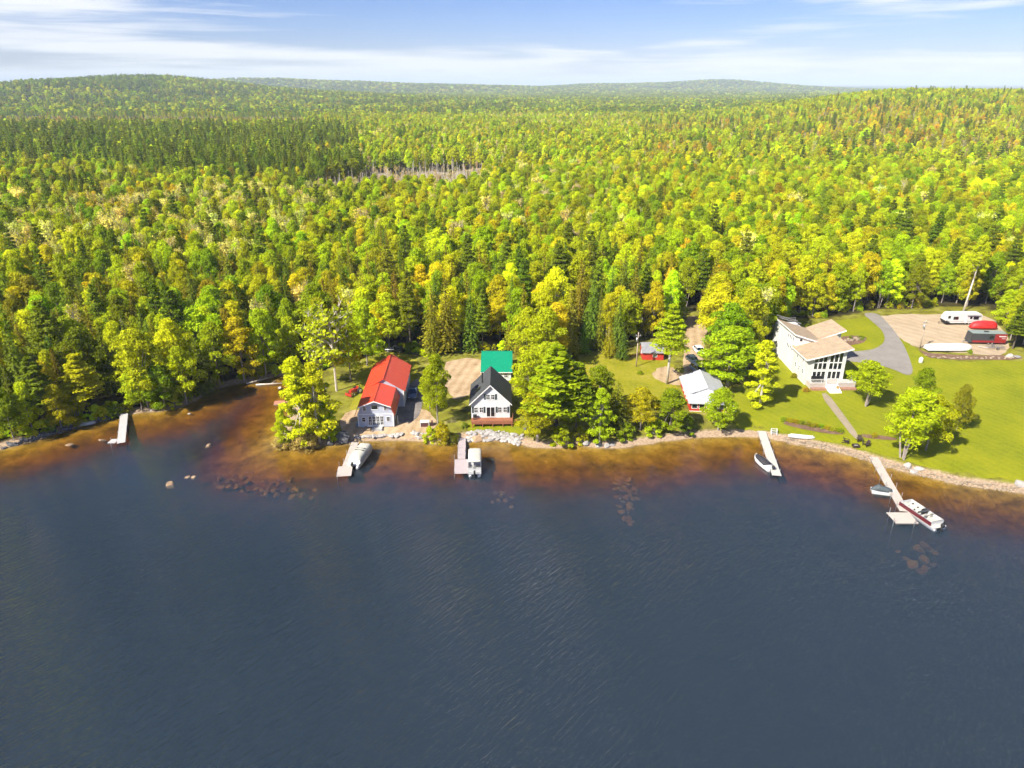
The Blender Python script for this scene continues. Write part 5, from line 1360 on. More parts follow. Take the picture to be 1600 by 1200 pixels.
x, y = L0(1439, 804); pontoon('pontoon_boat', 'open red-sided pontoon boat with cream seats at the longest dock', x, y, R(17), 7.2, 2.4, 'open', paint('red_panel', (0.11, 0.016, 0.022), .35))
def runabout(label, x, y, ang, L=4.9, W=1.95):
    t = thing('runabout_boat', label, 'boat', (x, y, 0), ang)
    def ring(yy, w, z0, z1):
        return [(-w, yy, z1), (-w * .96, yy, z0 + (z1 - z0) * .45), (-w * .6, yy, z0 + .08), (0, yy, z0), (w * .6, yy, z0 + .08), (w * .96, yy, z0 + (z1 - z0) * .45), (w, yy, z1)]
    secs = [(-L / 2, .88, -.3, .55), (-L / 4, .98, -.32, .6), (0, 1, -.32, .66), (L / 4, .86, -.25, .74), (L * .4, .5, -.05, .82), (L / 2, .06, .35, .86)]
    MB().loft([ring(a * 1, b * W / 2, c, d) for a, b, c, d in secs]).build('hull', M_HULL, t, True)
    cov = [[(-b * W / 2 * .86, a, d + .02), (-b * W / 2 * .5, a, d + .22 * k), (0, a, d + .34 * k), (b * W / 2 * .5, a, d + .22 * k), (b * W / 2 * .86, a, d + .02), (0, a, d - .05)] for (a, b, c, d), k in zip([secs[1], secs[2], secs[3], (L * .36, .58, 0, .8), (L * .45, .25, 0, .84)], (1, 1.5, 1.1, .6, .3))]
    MB().loft(cov).build('cover', paint('black_cover', (.03, .028, .032), .8), t, True)
    MB().box(-W * .4, W * .4, -L / 2 + .02, -L / 2 + .55, .5, .6).build('swim_platform', M_HULL, t)
    outboard(t, -L / 2 - .02, .35)
    MB().tube((0, L * .44, .9), (0, L * .44, 1.15), .09, .06, 8).build('bow_light', M_VINYL, t)
x, y = L0(1193, 722); runabout('white runabout boat under a black cover tied to the straight dock', x, y, R(16))
def jetski():
    x, y = L0(1378, 765); t = thing('jet_ski', 'dark covered jet ski on a floating lift at the longest dock', 'jet ski', (x, y, .25), R(75))
    MB().box(-.75, .75, -1.5, 1.5, -.35, .12).build('lift_float', M_HULL, t)
    prof = [(-1.5, .1), (-1.4, .5), (-.6, .75), (.2, .8), (.5, 1.05), (.8, .95), (1.2, .55), (1.6, .2), (1.5, .1)]
    def sec(yy, z, w): return [(-w, yy, .12), (-w * .9, yy, z * .6), (-w * .4, yy, z), (w * .4, yy, z), (w * .9, yy, z * .6), (w, yy, .12)]
    MB().loft([sec(-1.5, .45, .42), (sec(-.9, .7, .55)), sec(-.1, .82, .55), sec(.45, 1.1, .52), sec(.8, .95, .5), sec(1.3, .55, .32), sec(1.65, .3, .08)]).build('cover', paint('grey_cover', (.07, .085, .09), .8, .3), t, True)
    MB().tube((-.4, .45, 1.1), (.4, .45, 1.1), .04, .04, 6).build('handlebar', M_BLACK, t)
    MB().box(-.3, .3, -1.75, -1.5, .1, .3).build('rear_step', M_HULL, t)
jetski()
def overturned(px, py, ang, label, L=4.6, W=1.2, mat=None):
    x, y, z = on_ground(px, py); t = thing('overturned_boat', label, 'boat', (x, y, z + .05), ang)
    secs = [(-L / 2, .35, .35), (-L * .4, .75, .48), (-L * .15, 1, .55), (L * .15, .95, .55), (L * .38, .55, .5), (L / 2, .05, .4)]
    MB().loft([[(a, -b * W / 2, 0.02), (a, -b * W / 2 * .85, h * .6), (a, 0, h), (a, b * W / 2 * .85, h * .6), (a, b * W / 2, .02)] for a, b, h in secs]).build('hull', mat or M_HULL, t, True)
    MB().box(-L * .42, L * .42, -.03, .03, .5, .6).build('keel', mat or M_HULL, t)
overturned(1252, 684, R(-14), 'white overturned boat lying on the shore by the straight dock')
overturned(134, 664, R(20), 'pale upturned rowing boat on the shaded bank', 3.6, 1.2, paint('faded_paint', (.35, .36, .36), .7))

# ------------------------------------------------------------------ vehicles
def wheel(parent, x, y, r=.34, w=.22):
    k = ('wheel', r, w)
    if k not in WCACHE:
        WCACHE[k] = (MB().tube((-w / 2, 0, 0), (w / 2, 0, 0), r, r, 16).mesh('wheel', M_RUBBER), MB().tube((-w / 2 - .012, 0, 0), (w / 2 + .012, 0, 0), r * .6, r * .6, 12).mesh('rim', M_ALU))
    o = put('wheel', WCACHE[k][0], parent); o.location = (x, y, r); put('rim', WCACHE[k][1], o)
def car(name, label, x, y, ang, col, kind='suv', cat='car'):
    z = gz(x, y) + .05
    t = thing(name, label, cat, (x, y, z), ang)
    m = paint('car_paint_%d%d%d' % tuple(int(c * 99) for c in col), col, .25, .05, spec=.7)
    W, L = 1.85, 4.7 if kind != 'truck' else 5.5
    def sec(yy, w, z0, z1, top): return [(-w / 2, yy, z0), (-w / 2, yy, z1 - .12), (-w / 2 + .1, yy, z1), (w / 2 - .1, yy, z1), (w / 2, yy, z1 - .12), (w / 2, yy, z0)]
    hood = .98 if kind != 'sedan' else .88
    MB().loft([sec(-L / 2, W * .9, .4, hood - .05, 0), sec(-L / 2 + .15, W, .3, hood + .02, 0), sec(L / 2 - 1.3, W, .3, hood, 0), sec(L / 2 - .2, W * .96, .32, hood - .12, 0), sec(L / 2, W * .85, .42, hood - .3, 0)]).build('body', m, t)
    y0, y1 = (-L / 2 + .1, L / 2 - 1.35) if kind == 'suv' else ((-L / 2 + .7, L / 2 - 1.35) if kind == 'sedan' else (-.55, L / 2 - 1.4))
    h = 1.72 if kind != 'sedan' else 1.42
    def cab(zz, ins, iy): return [(-W / 2 + ins, y0 + iy * .6, zz), (W / 2 - ins, y0 + iy * .6, zz), (W / 2 - ins, y1 - iy * 1.5, zz), (-W / 2 + ins, y1 - iy * 1.5, zz)]
    MB().loft([cab(hood - .02, .07, 0), cab(h - .06, .2, .42)]).build('cabin_glass', M_GLASS, t)
    MB().loft([cab(h - .058, .2, .42), cab(h, .26, .5)]).build('roof', m, t)
    for s in (-1, 1):
        for (q0, q1) in (((y0 + .03, hood), (y0 + .27, h - .05)), ((y1 - .05, hood), (y1 - .65, h - .05)), (((y0 + y1) / 2, hood), ((y0 + y1) / 2 - .1, h - .05))):
            MB().tube((s * (W / 2 - .06), q0[0], q0[1]), (s * (W / 2 - .19), q1[0], q1[1]), .045, .045, 4).build('pillar', m, t)
        MB().box(s * .62 - .2, s * .62 + .2, L / 2 - .12, L / 2 - .03, hood - .36, hood - .22).build('headlight', M_HULL, t)
        MB().box(s * .72 - .12, s * .72 + .12, -L / 2 - .012, -L / 2 + .05, .68, .85).build('tail_light', paint('tail_red', (.4, .01, .01), .3), t)
    if kind == 'truck':
        MB().box(-W / 2 + .12, W / 2 - .12, -L / 2 + .15, -.6, hood + .022, hood + .05).build('bed_liner', M_BLACK, t)
        for s in (-1, 1): MB().box(s * (W / 2 - .06) - .05, s * (W / 2 - .06) + .05, -L / 2 + .1, -.6, hood + .022, hood + .2).build('bed_side', m, t)
    for s in (-1, 1):
        for yy in (-L / 2 + .85, L / 2 - .9): wheel(t, s * (W / 2 - .1), yy)
    return t
x, y, _ = on_ground(646, 618); car('pickup_truck', 'slate blue pickup truck in the shadow of the red-roofed barn', x, y, R(182), (.07, .10, .16), 'truck', 'truck')
x, y, _ = on_ground(1091, 582); car('parked_car', 'silver-blue car parked behind the red cottage', x, y, R(196), (.30, .37, .43), 'suv')
x, y, _ = on_ground(1082, 566); car('parked_car', 'dark car parked behind the silver-blue one on the track', x, y, R(188), (.03, .045, .06), 'sedan')
x, y, _ = on_ground(1092, 551); car('parked_car', 'white car half hidden under the round tree on the track', x, y, R(183), (.75, .75, .74), 'sedan')
x, y, _ = on_ground(616, 552); car('parked_car', 'black car parked on the grass behind the red-roofed barn', x, y + 1, R(80), (.02, .02, .022), 'sedan')
def tractor():
    x, y, z = on_ground(556, 615); t = thing('tractor', 'small red tractor beside the red-roofed house', 'tractor', (x, y, z + .05), R(150))
    m = paint('tractor_red', (.42, .035, .02), .4)
    MB().box(-.32, .32, .2, 1.6, .65, 1.25).build('hood', m, t)
    MB().box(-.5, .5, -.9, .2, .6, .8).box(-.25, .25, -.6, -.1, .8, 1.05).box(-.25, .25, -.7, -.6, 1.0, 1.45).build('seat', m, t)
    MB().tube((0, .45, 1.25), (0, .1, 1.5), .03, .03, 6).build('steering_column', M_BLACK, t)
    MB().path([(-.5, -.8, .8), (-.5, -.8, 2.0), (.5, -.8, 2.0), (.5, -.8, .8)], .05).build('roll_bar', M_BLACK, t)
    MB().box(-.8, .8, 2.1, 2.25, .2, .8).box(-.55, -.47, .6, 2.1, .45, .6).box(.47, .55, .6, 2.1, .45, .6).build('loader_bucket', m, t)
    for s in (-1, 1): wheel(t, s * .68, -.5, .62, .34); wheel(t, s * .6, 1.2, .36, .24)
tractor()

def travel_trailer():
    x, y, z = on_ground(1500, 506); z += .05
    t = thing('travel_trailer', 'white travel trailer at the back of the gravel lot', 'trailer', (x, y, z), R(0))
    prof = [(-4.5, .55), (-4.75, 1.2), (-4.6, 2.1), (-4.1, 2.85), (-3.5, 3.05), (4.1, 3.05), (4.5, 2.7), (4.55, .6)]
    b = MB().prism(prof, 'y', -1.2, 1.2).build('body', M_HULL, t)
    MB().prism([(-4.55, .5), (-4.79, 1.2), (-4.3, 1.25), (-3.4, .62), (-3.4, .5)], 'y', -1.215, 1.215).build('nose_guard', M_BLACK, t)
    MB().box(-4.3, 4.45, -1.22, -1.203, 1.0, 1.12).build('stripe', paint('grey_stripe', (.25, .26, .29), .5), t)
    MB().box(.6, 4.1, -1.42, -1.21, 2.5, 2.62).build('awning_roll', paint('awning', (.12, .13, .16), .6), t)
    for (cx, cz, w, h) in ((-3.95, 2.15, .5, .5), (-2.2, 1.9, 1.1, .62), (3.0, 1.9, 1.2, .55), (1.7, 2.0, .4, .4)): window(t, 'F', (cx, -1.2, cz), w, h, 1, 1, M_BLACK)
    MB().box(.15, .8, -1.25, -1.203, .62, 2.5).build('door', paint('door_white', (.66, .66, .66), .4), t)
    MB().box(-4.5, 4.5, -1.05, 1.05, .38, .54).build('chassis', M_BLACK, t)
    for xx in (.6, 1.5):
        for s in (-1, 1):
            k = MB().tube((xx, s * 1.0 - .1, .35), (xx, s * 1.0 + .1, .35), .35, .35, 14).build('wheel', M_RUBBER, t)
            MB().tube((xx, s * 1.0 - .112, .35), (xx, s * 1.0 + .112, .35), .2, .2, 10).build('rim', M_ALU, k)
    for xx in (-1, 3.0): MB().box(xx - .35, xx + .35, -.35, .35, 3.052, 3.25).build('roof_vent', M_HULL, t)
    MB().tube((-4.7, 0, .48), (-6.0, 0, .45), .07, .07, 6).tube((-5.6, 0, 0), (-5.6, 0, .7), .06, .06, 6).build('tow_hitch', M_BLACK, t)
travel_trailer()
def dark_trailer():
    x, y, z = on_ground(1539, 537); z += .05
    t = thing('cargo_trailer', 'dark enclosed trailer with red rear panel and open-framed tongue', 'trailer', (x, y + .3, z), R(-4))
    md = paint('charcoal_panel', (.045, .047, .05), .4); mr = paint('maroon_panel', (.26, .018, .02), .4)
    MB().prism([(-4.2, .5), (-3.9, 2.75), (1.4, 2.75), (1.4, .5)], 'y', -1.2, 1.2).build('front_body', md, t)
    MB().box(1.402, 4.1, -1.2, 1.2, .5, 2.74).build('rear_body', mr, t)
    MB().slab([(-3.85, -1.25, 2.86), (4.15, -1.25, 2.84), (4.15, 1.25, 2.84), (-3.85, 1.25, 2.86)], .1).build('roof', paint('grey_roof_panel', (.23, .27, .25), .5), t)
    MB().box(-.7, .3, -.3, .3, 2.87, 3.02).build('roof_vent', M_BLACK, t)
    MB().box(-3.6, 1.3, -1.215, -1.203, .55, 1.05).build('lower_stripe', mr, t)
    window(t, 'F', (.7, -1.2, 1.9), .8, .5, 1, 1, M_BLACK)
    MB().box(2.3, 3.9, -1.22, -1.203, 2.0, 2.25).box(3.0, 3.9, -1.22, -1.203, 1.55, 1.65).build('white_decal', M_HULL, t)
    MB().box(-3.9, 4.0, -1.0, 1.0, .38, .498).build('chassis', M_BLACK, t)
    for xx in (.3, 1.15):
        for s in (-1, 1):
            k = MB().tube((xx, s * 1.02 - .1, .33), (xx, s * 1.02 + .1, .33), .33, .33, 14).build('wheel', M_RUBBER, t); MB().tube((xx, s * 1.02 - .112, .33), (xx, s * 1.02 + .112, .33), .19, .19, 10).build('rim', M_ALU, k)
    MB().tube((-4.1, -.6, .45), (-5.4, 0, .45), .05, .05, 5).tube((-4.1, .6, .45), (-5.4, 0, .45), .05, .05, 5).tube((-5.0, 0, 0), (-5.0, 0, .75), .05, .05, 5).build('tow_hitch', M_STEEL, t)
dark_trailer()
def red_cover():
    x, y, z = on_ground(1535, 514); z += .05
    t = thing('tarpaulin_cover', 'bright red tarpaulin draped over a boat between the two trailers', 'tarpaulin', (x, y, z), R(-2))
    m = paint('red_tarpaulin', (.66, .018, .02), .55, .12, 1.5, bump_s=.4)
    secs = [(-3.3, .55, .9), (-2.6, .95, 1.7), (-1.2, 1.15, 2.1), (.6, 1.2, 2.2), (2.2, 1.15, 2.05), (3.0, .95, 1.7)]
    MB().loft([[(a, -b, .35), (a, -b * 1.02, h * .55), (a, -b * .55, h * .93), (a, 0, h), (a, b * .55, h * .93), (a, b * 1.02, h * .55), (a, b, .35)] for a, b, h in secs]).build('tarpaulin', m, t, True)
    MB().box(-2.4, 2.6, -.5, .5, .0, .34).build('cradle', M_GREYWOOD, t)
    for xx in (-1.8, 0, 1.8): MB().tube((xx, -1.22, 1.0), (xx, 1.22, 1.0), .02, .02, 4).build('tie_rope', M_VINYL, t)
red_cover()
def white_wrap():
    x, y, z = on_ground(1480, 548); z += .08
    t = thing('wrapped_boat', 'long white shrink-wrapped boat on blocks at the edge of the gravel lot', 'boat', (x, y, z), R(0))
    m = paint('white_wrap', (.72, .72, .70), .45, .04, 1.0, bump_s=.3)
    secs = [(-5.2, .9, 1.25), (-4.8, 1.1, 1.5), (-1, 1.2, 1.62), (2.5, 1.2, 1.6), (4.6, 1.0, 1.5), (5.2, .6, 1.3)]
    MB().loft([[(a, -b, .35), (a, -b * 1.02, h * .75), (a, -b * .4, h), (a, b * .4, h), (a, b * 1.02, h * .75), (a, b, .35)] for a, b, h in secs]).build('shrink_wrap', m, t)
    for xx in (-3.6, -.2, 3.4): MB().box(xx - .25, xx + .25, -.9, .9, -.05, .36).build('block', paint('green_block', (.10, .16, .05), .9), t)
white_wrap()
def flat_trailer():
    x, y, z = on_ground(1548, 545); z += .05
    t = thing('boat_trailer', 'empty galvanised boat trailer in front of the dark trailer', 'trailer', (x, y, z), R(-3))
    MB().tube((-3.0, 0, .5), (-1.2, -.8, .5), .05, .05, 5).tube((-3.0, 0, .5), (-1.2, .8, .5), .05, .05, 5).tube((-1.2, -.8, .5), (3, -.8, .5), .05, .05, 5).tube((-1.2, .8, .5), (3, .8, .5), .05, .05, 5).build('frame', M_STEEL, t)
    for xx in (-1.0, .3, 1.6, 2.9): MB().tube((xx, -.8, .5), (xx, .8, .5), .04, .04, 5).build('crossbar', M_STEEL, t)
    for s in (-.45, .45): MB().box(-1.0, 2.9, s - .06, s + .06, .58, .7).build('bunk', M_GREYWOOD, t)
    for s in (-1, 1):
        k = MB().tube((1.0, s * 1.0 - .1, .3), (1.0, s * 1.0 + .1, .3), .3, .3, 12).build('wheel', M_RUBBER, t); MB().tube((1.0, s - .112, .3), (1.0, s + .112, .3), .17, .17, 8).build('rim', M_ALU, k)
        MB().box(.6, 1.4, s - .13, s + .13, .63, .67).build('fender', M_STEEL, t)
flat_trailer()

# ------------------------------------------------------------------ small things
def utility_pole(bx, by, ty, label, lamp=False):
    x, y, z = on_ground(bx, by); h = z_at(bx, ty, y) - z
    t = thing('utility_pole', label, 'utility pole', (x, y, z))
    MB().tube((0, 0, -.5), (0, 0, h), .15, .10, 8).build('pole', wood('pole_wood', (.46, .36, .27), (12, 12, 1)), t, True)
    MB().box(-.6, .6, -.12, .0, h - .9, h - .75).build('crossarm', M_GREYWOOD, t)
    for xx in (-.5, 0, .5): MB().tube((xx, -.05, h - .75), (xx, -.05, h - .55), .05, .04, 6).build('insulator', M_HULL, t)
    MB().tube((-.3, -.25, h - 2.1), (-.3, -.25, h - 1.2), .22, .22, 10).build('transformer', M_STEEL, t, True)
    return x, y, z + h
utility_pole(994, 573, 519, 'wooden utility pole beside the red shed')
utility_pole(1437, 544, 499, 'pale utility pole between the gravel lot and the asphalt drive')
def tank():
    x, y, z = on_ground(1438, 567); t = thing('propane_tank', 'small upright white propane tank on the lawn by the drive', 'tank', (x, y, z))
    MB().loft([[(r * math.cos(q), r * math.sin(q), zz) for q in (2 * math.pi * i / 14 for i in range(14))] for r, zz in ((.3, 0), (.42, .12), (.45, .3), (.45, 1.0), (.38, 1.2), (.2, 1.3))]).build('body', M_HULL, t, True)
    MB().tube((0, 0, 1.28), (0, 0, 1.45), .16, .16, 10).build('valve_collar', M_HULL, t)
    MB().tube((0, 0, -.1), (0, 0, .06), .36, .36, 12).build('foot_ring', M_STEEL, t)
tank()
def lawn_chair(px, py, ang, label):
    x, y, z = on_ground(px, py); t = thing('lawn_chair', label, 'chair', (x, y, z + .03), ang, 'lawn chairs around the fire pit')
    m = paint('dark_brown_plastic', (.035, .02, .018), .6)
    MB().slab([(-.32, -.35, .42), (.32, -.35, .42), (.32, .3, .30), (-.32, .3, .30)], .05).build('seat', m, t)
    for i in range(5): MB().slab([(-.33 + i * .135, .25, .32), (-.33 + i * .135 + .115, .25, .32), (-.33 + i * .135 + .115, .6, 1.05), (-.33 + i * .135, .6, 1.05)], .05).build('back_slat', m, t)
    for s in (-1, 1):
        MB().box(s * .42 - .08, s * .42 + .08, -.45, .45, .58, .63).build('armrest', m, t)
        MB().box(s * .42 - .04, s * .42 + .04, -.4, -.3, 0, .58).build('leg', m, t)
        MB().slab([(s * .4 - .04, -.3, .4), (s * .4 + .04, -.3, .4), (s * .4 + .04, .7, .1), (s * .4 - .04, .7, .1)], .1).build('leg', m, t)
lawn_chair(1322, 692, R(60), 'dark lawn chair of the fire pit beside the garden hedge end')
lawn_chair(1343, 690, R(-10), 'dark lawn chair at the foot of the garden path')
lawn_chair(1353, 697, R(-70), 'dark lawn chair of the fire pit closest to the longest dock')
def firepit():
    x, y, z = on_ground(1337, 698); t = thing('fire_pit', 'low dark square fire pit between the lawn chairs', 'fire pit', (x, y, z + .03))
    m = paint('dark_brown_plastic', (.035, .02, .018), .6)
    for (a, b, c, d) in ((-.55, .55, -.45, -.3), (-.55, .55, .3, .45), (-.55, -.4, -.3, .3), (.4, .55, -.3, .3)): MB().box(a, b, c, d, -.05, .38).build('side', m, t)
    MB().box(-.4, .4, -.3, .3, -.05, .2).build('ash', M_CONC, t)
firepit()
def sawhorse():
    x, y, z = on_ground(1209, 677); t = thing('dock_steps', 'white plastic dock steps on the bank beside the straight dock', 'steps', (x, y, z), R(-12))
    for s in (-.5, .5): MB().prism([(-.6, -.1), (.6, -.1), (.35, .9), (-.05, .9)], 'x', s - .05, s + .05).build('side', M_HULL, t)
    for i in range(3): MB().box(-.45, .45, -.45 + i * .28, -.25 + i * .28, .2 + i * .3, .26 + i * .3).build('step', M_HULL, t)
sawhorse()
def storage_box():
    x, y, z = on_ground(664, 665); t = thing('storage_box', 'brown storage box with white frame on the sandy shore', 'box', (x, y, z), R(3))
    m = paint('maroon_box', (.09, .03, .03), .7)
    MB().box(-.75, .75, -.5, .5, -.1, .85).build('body', m, t)
    MB().box(-.85, .85, -.6, .6, .852, .93).build('lid', M_HULL, t)
    for s in (-.8, .8): MB().box(s - .06, s + .06, -.56, -.5, -.1, .852).build('frame', M_HULL, t)
    MB().box(1.2, 1.3, -.4, .5, -.1, .9).box(1.4, 1.5, -.4, .5, -.1, .9).build('leaning_board', m, t)
storage_box()
def tarp_pile():
    x, y, z = on_ground(569, 662); t = thing('covered_woodpile', 'blue-grey tarpaulin over a pile at the gambrel house corner', 'tarpaulin', (x, y - 0.6, z))
    m = paint('blue_tarpaulin', (.16, .24, .32), .7, .25, 2.0, bump_s=.5)
    secs = [(-1.3, .4, .5), (-.6, .8, 1.0), (.2, .75, .75), (1.0, .7, .6), (1.6, .4, .3)]
    MB().loft([[(a, -b, -.1), (a + .05, -b * .9, h * .6), (a, -b * .3, h), (a, b * .5, h * .92), (a, b, -.1)] for a, b, h in secs]).build('tarpaulin', m, t)
    for (xx, yy) in ((-.9, -.9), (.5, -.85), (1.2, .0)): MB().tube((xx, yy - .1, .08), (xx + .3, yy + .1, .08), .1, .1, 6).build('weight_log', M_GREYWOOD, t)
tarp_pile()
def white_post():
    x, y, z = on_ground(622, 662); t = thing('marker_post', 'white post beside the gambrel house corner', 'post', (x, y, z))
    MB().tube((0, 0, -.3), (0, 0, 1.6), .08, .07, 8).build('post', M_HULL, t); MB().tube((0, 0, 1.6), (0, 0, 1.7), .1, .03, 8).build('cap', M_HULL, t)
white_post()

# hedge row across the lawn, single bushes
HEDGE_PX = [(1224, 660), (1233, 661), (1243, 663), (1253, 665), (1263, 667), (1273, 669), (1283, 671), (1293, 673), (1303, 675), (1313, 677)]
for k, (hx, hy) in enumerate(HEDGE_PX):
    x, y, z = on_ground(hx, hy - 2)
    plant('shrub', x, y, 1.0, 1.9, T['olive'] if k % 3 else T['green'], 'hedge_bush', 'hedge bush across the lawn, %s from the slender lime tree' % ORD[k], 'shrub', 'hedge bushes across the lawn', None, z - .05)
for k, (hx, hy, w, tn, lab) in enumerate([(1312, 534, 1.6, 'green', 'small green bush at the house end of the rock garden'), (1328, 531, 1.5, 'deep', 'dark low bush in the middle of the rock garden'), (1345, 530, 2.2, 'deep', 'rounded dark bush at the drive end of the rock garden'),
        (1259, 612, 1.9, 'russet', 'reddish bush below the tan house deck beside the steps'), (1308, 610, 1.7, 'russet', 'reddish bush below the far end of the tan house deck'), (1240, 590, 2.0, 'olive', 'olive bush against the tan house side wall'),
        (1515, 552, 1.6, 'green', 'green weedy bush at the end of the wrapped boat'), (1000, 585, 1.5, 'green', 'round green bush alone on the rough yard'), (726, 668, 1.6, 'deep', 'dark bush at the corner of the cedar deck'),
        (1408, 688, 1.5, 'deep', 'dark low bush in the lawn bed beside the yellow-green tree'), (1366, 683, 1.4, 'olive', 'olive low bush in the lawn bed past the garden path')]):
    x, y, z = on_ground(hx, hy); plant('shrub', x, y, 1.2, w, T[tn], 'shrub', lab, 'shrub', None, None, z - .05)

# ------------------------------------------------------------------ rocks
def rock_meshes(mat, n=7, seed=1):
    out = []; rr = np.random.default_rng(seed)
    import bmesh
    for k in range(n):
        bm = bmesh.new(); bmesh.ops.create_icosphere(bm, subdivisions=2, radius=1.0)
        ph = rr.uniform(0, 6.28, 9); sc = rr.uniform(.7, 1.15, 3); sc[2] *= .75
        planes = [(Vector(rr.normal(size=3)).normalized(), rr.uniform(.62, .88)) for _ in range(6)]
        for v in bm.verts:
            p = v.co.copy()
            p *= 1 + .12 * math.sin(3 * p.x + ph[0]) + .1 * math.sin(4 * p.y + ph[1]) + .08 * math.sin(5 * p.z + ph[2])
            for nrm, d in planes:
                q = p.dot(nrm)
                if q > d: p -= nrm * (q - d) * .85
            v.co = Vector((p.x * sc[0], p.y * sc[1], p.z * sc[2]))
        me = bpy.data.meshes.new('rock'); bm.to_mesh(me); bm.free(); me.materials.append(mat); out.append(me)
    return out
ROCK_GREY = rock_meshes(rock_mat('grey_rock', (.26, .25, .24)), 6, 1)
ROCK_WHITE = rock_meshes(rock_mat('white_rock', (.38, .35, .32), .25), 6, 2)
ROCK_TAN = rock_meshes(rock_mat('tan_cobble', (.30, .235, .16), .35), 6, 6)
ROCK_BROWN = rock_meshes(rock_mat('lake_rock', (.36, .24, .14), .35), 6, 3)
ROCK_DARK = rock_meshes(rock_mat('dark_rock', (.11, .11, .115)), 4, 4)
def rock(name, meshes, x, y, s, z=None, parent=None, flat=1.0):
    o = put(name, random.choice(meshes), parent)
    base = gz(x, y) if z is None else z
    o.location = (x, y, base + s * .25 * flat); o.rotation_euler = (random.uniform(-.3, .3), random.uniform(-.3, .3), random.uniform(0, 6.28)); o.scale = (s * random.uniform(.85, 1.2), s, s * flat * random.uniform(.8, 1.1))
    return o
def stone_bank(name, label, px_line, n, size, meshes, spread=1.0, cat='stone bank'):
    p = np.array([on_ground(*q)[:2] for q in px_line]); seg = np.diff(p, axis=0); ln = np.hypot(*seg.T); cum = np.r_[0, np.cumsum(ln)]
    c = p.mean(0); t = thing(name, label, cat, (c[0], c[1], 0))
    for i in range(n):
        u = cum[-1] * (i + random.uniform(0, 1)) / n; k = int(np.clip(np.searchsorted(cum, u) - 1, 0, len(seg) - 1)); q = p[k] + seg[k] * (u - cum[k]) / ln[k]
        nr = np.array((-seg[k][1], seg[k][0])) / ln[k]; q = q + nr * random.uniform(-spread, spread)
        s = size * random.uniform(.65, 1.35)
        o = rock('stone', meshes, q[0], q[1], s, None, t); o.location = (q[0] - c[0], q[1] - c[1], max(gz(q[0], q[1]), -.1) + s * .25)
stone_bank('riprap_bank', 'white stone riprap along the shore below the white house', [(729, 685), (745, 682), (770, 681), (795, 684), (815, 689)], 150, .42, ROCK_WHITE, 1.35)
stone_bank('stone_wall', 'low row of white stones in front of the red-roofed house', [(556, 684), (575, 684), (600, 682), (628, 680)], 22, .48, ROCK_WHITE, .2, 'stone wall')
stone_bank('stone_heap', 'loose pale stones on the shore beside the brown storage box', [(642, 677), (655, 680), (668, 682)], 16, .4, ROCK_WHITE, .8, 'stones')
stone_bank('rock_garden', 'grey and pink rocks of the rock garden beside the tan house', [(1306, 534), (1325, 532), (1350, 529)], 26, .45, ROCK_TAN, 1.0, 'rock garden')
stone_bank('bed_edging', 'row of boulders edging the mulch bed below the gravel lot', [(1448, 557), (1500, 560), (1560, 560), (1595, 559)], 34, .33, ROCK_TAN, .7, 'stone edging')
stone_bank('shore_cobbles', 'cobbles along the lawn shore between the two straight docks', [(1225, 687), (1270, 695), (1320, 706), (1358, 717)], 170, .2, ROCK_TAN, .6)
stone_bank('shore_cobbles', 'cobbles along the lawn shore past the longest dock', [(1376, 724), (1430, 738), (1500, 754), (1598, 767)], 210, .2, ROCK_TAN, .6)
stone_bank('shaded_bank', 'dark rocks along the shaded bank below the cabins', [(4, 698), (60, 684), (125, 664), (180, 650)], 60, .4, ROCK_DARK, .6)
for (bx, by, s, ms, lab) in [(536, 687, 1.7, ROCK_DARK, 'big dark grey boulder at the landing of the weathered dock'), (516, 693, .9, ROCK_DARK, 'dark boulder beside the biggest one at the point'), (745, 688, 1.15, ROCK_BROWN, 'round brown boulder at the foot of the riprap'),
        (915, 693, 1.0, ROCK_GREY, 'grey boulder on the shore under the pine clump'), (935, 696, .75, ROCK_WHITE, 'white boulder beside the grey one under the birch'), (948, 697, .8, ROCK_WHITE, 'flat white boulder where the sandy beach starts'), (957, 695, .55, ROCK_WHITE, 'smaller white boulder at the beach end'),
        (906, 688, .8, ROCK_BROWN, 'pinkish boulder half under the pine clump'), (1418, 729, .85, ROCK_WHITE, 'tall white boulder of the trio past the longest dock'), (1428, 738, .8, ROCK_WHITE, 'lower white boulder of the trio, at the water'), (1436, 732, .6, ROCK_WHITE, 'small white boulder of the trio past the longest dock'),
        (1594, 757, 1.0, ROCK_WHITE, 'large pale boulder on the shore at the photo\'s far edge'), (1577, 557, .9, ROCK_WHITE, 'pale boulder at the end of the mulch bed'), (1590, 558, .8, ROCK_GREY, 'grey boulder ending the mulch bed'), (437, 606, .5, ROCK_WHITE, 'white stone on the inlet bank by the driftwood'),
        (510, 606, .7, ROCK_GREY, 'grey stone under the wide pale-trunked tree'), (236, 641, .35, ROCK_WHITE, 'small white stone at the inlet corner bank'), (821, 671, .5, ROCK_DARK, 'dark fire-ring stone on the bare patch beside the riprap end')]:
    x, y, z = on_ground(bx, by)
    tag(rock('boulder', ms, x, y, s, z - .15), lab, 'boulder')
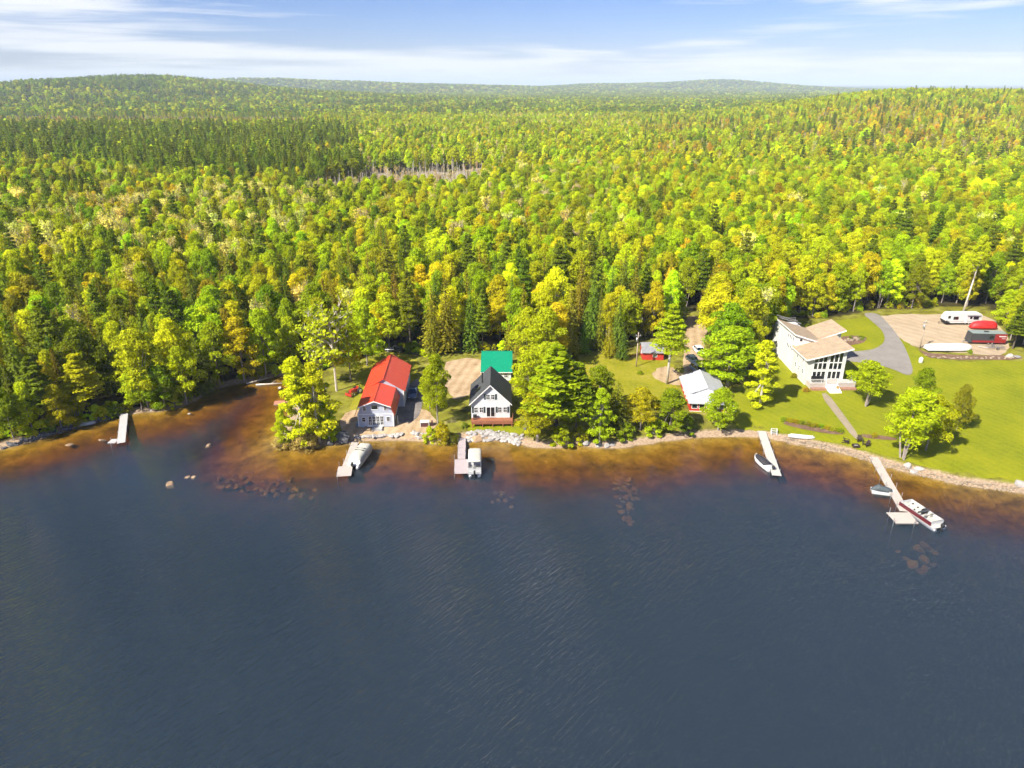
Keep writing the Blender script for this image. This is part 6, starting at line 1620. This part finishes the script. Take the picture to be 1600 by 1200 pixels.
# rocks breaking or lying under the surface
for (bx, by, s, lab) in [(325, 696, .6, 'bare rock breaking the water out in the inlet mouth'), (292, 745, .5, 'small pale rock at the surface of the shoal'), (266, 757, .8, 'long brown rock awash at the end of the shoal'), (302, 745, .7, 'brown rock awash beside the small pale rock'),
        (160, 687, .7, 'flat sandy rock awash off the white dock'), (110, 694, .75, 'flat sandy rock awash near the shaded bank'), (296, 646, .4, 'small white rock awash under the inlet trees')]:
    x, y = on_level(bx, by, 0); tag(rock('shoal_rock', ROCK_BROWN if s > .45 else ROCK_WHITE, x, y, s, -s * .35, None, .6), lab, 'rock')
def sunken(poly, n, smin, smax, lab, group):
    p = np.array(poly, float); k = 0
    while k < n:
        qx, qy = random.uniform(p[:, 0].min(), p[:, 0].max()), random.uniform(p[:, 1].min(), p[:, 1].max())
        if not inside(p, np.array([qx]), np.array([qy]))[0]: continue
        x, y = on_level(qx, qy, -.3); s = random.uniform(smin, smax)
        b = gz(x, y); top = random.uniform(-.95, -.4)
        o = rock('sunken_rock', ROCK_BROWN, x, y, s, min(b, top - s * .7) if b > top - s * 1.2 else top - s * .9, None, .75)
        tag(o, lab, 'rock', group); k += 1
sunken([(330, 738), (420, 728), (470, 742), (505, 765), (480, 775), (400, 768), (340, 755)], 60, .3, .7, 'brown rock under the water on the shoal off the point', 'sunken rocks off the point')
sunken([(955, 740), (990, 742), (998, 770), (985, 812), (972, 808), (962, 775)], 46, .3, .65, 'brown rock under the water in the streak off the beach', 'sunken rocks off the beach')
sunken([(1400, 850), (1450, 835), (1470, 870), (1430, 890)], 14, .4, .8, 'brown rock under deep water off the longest dock', 'sunken rocks off the longest dock')
sunken([(760, 755), (800, 760), (810, 790), (770, 788)], 10, .3, .7, 'brown rock under the water off the canopied pontoon boat', 'sunken rocks off the canopied boat')
# driftwood at the head of the inlet
for (ax, ay, bx_, by_, lab) in [(385, 600, 420, 592, 'long bleached driftwood log at the head of the inlet'), (400, 602, 446, 600, 'second driftwood log lying lowest at the inlet head'), (1008, 676, 1030, 680, 'dark driftwood branch under the trees by the beach')]:
    a, b = on_ground(ax, ay), on_ground(bx_, by_); o = MB().tube((0, 0, 0), (b[0] - a[0], b[1] - a[1], b[2] - a[2] + .1), .22, .12, 7).tube(((b[0] - a[0]) * .5, (b[1] - a[1]) * .5, .1), ((b[0] - a[0]) * .7, (b[1] - a[1]) * .7 + .8, .6), .07, .03, 5).build('driftwood_log', M_PALE, None, True)
    o.location = (a[0], a[1], a[2] + .12); tag(o, lab, 'log')
HAZE = 0.00009
# ------------------------------------------------------------------ air
if HAZE > 0:
    m, n, l, b = new_mat('haze'); n.remove(b)
    pv = n.new('ShaderNodeVolumePrincipled')
    pv.inputs['Color'].default_value = (0.76, 0.89, 1.0, 1); pv.inputs['Density'].default_value = HAZE; pv.inputs['Anisotropy'].default_value = -0.1
    l.new(pv.outputs[0], n['Material Output'].inputs['Volume'])
    hz = MB().box(-44000, 44000, -880, 59000, -10.5, 260).build('haze', m)
    struct(hz, 'stuff')
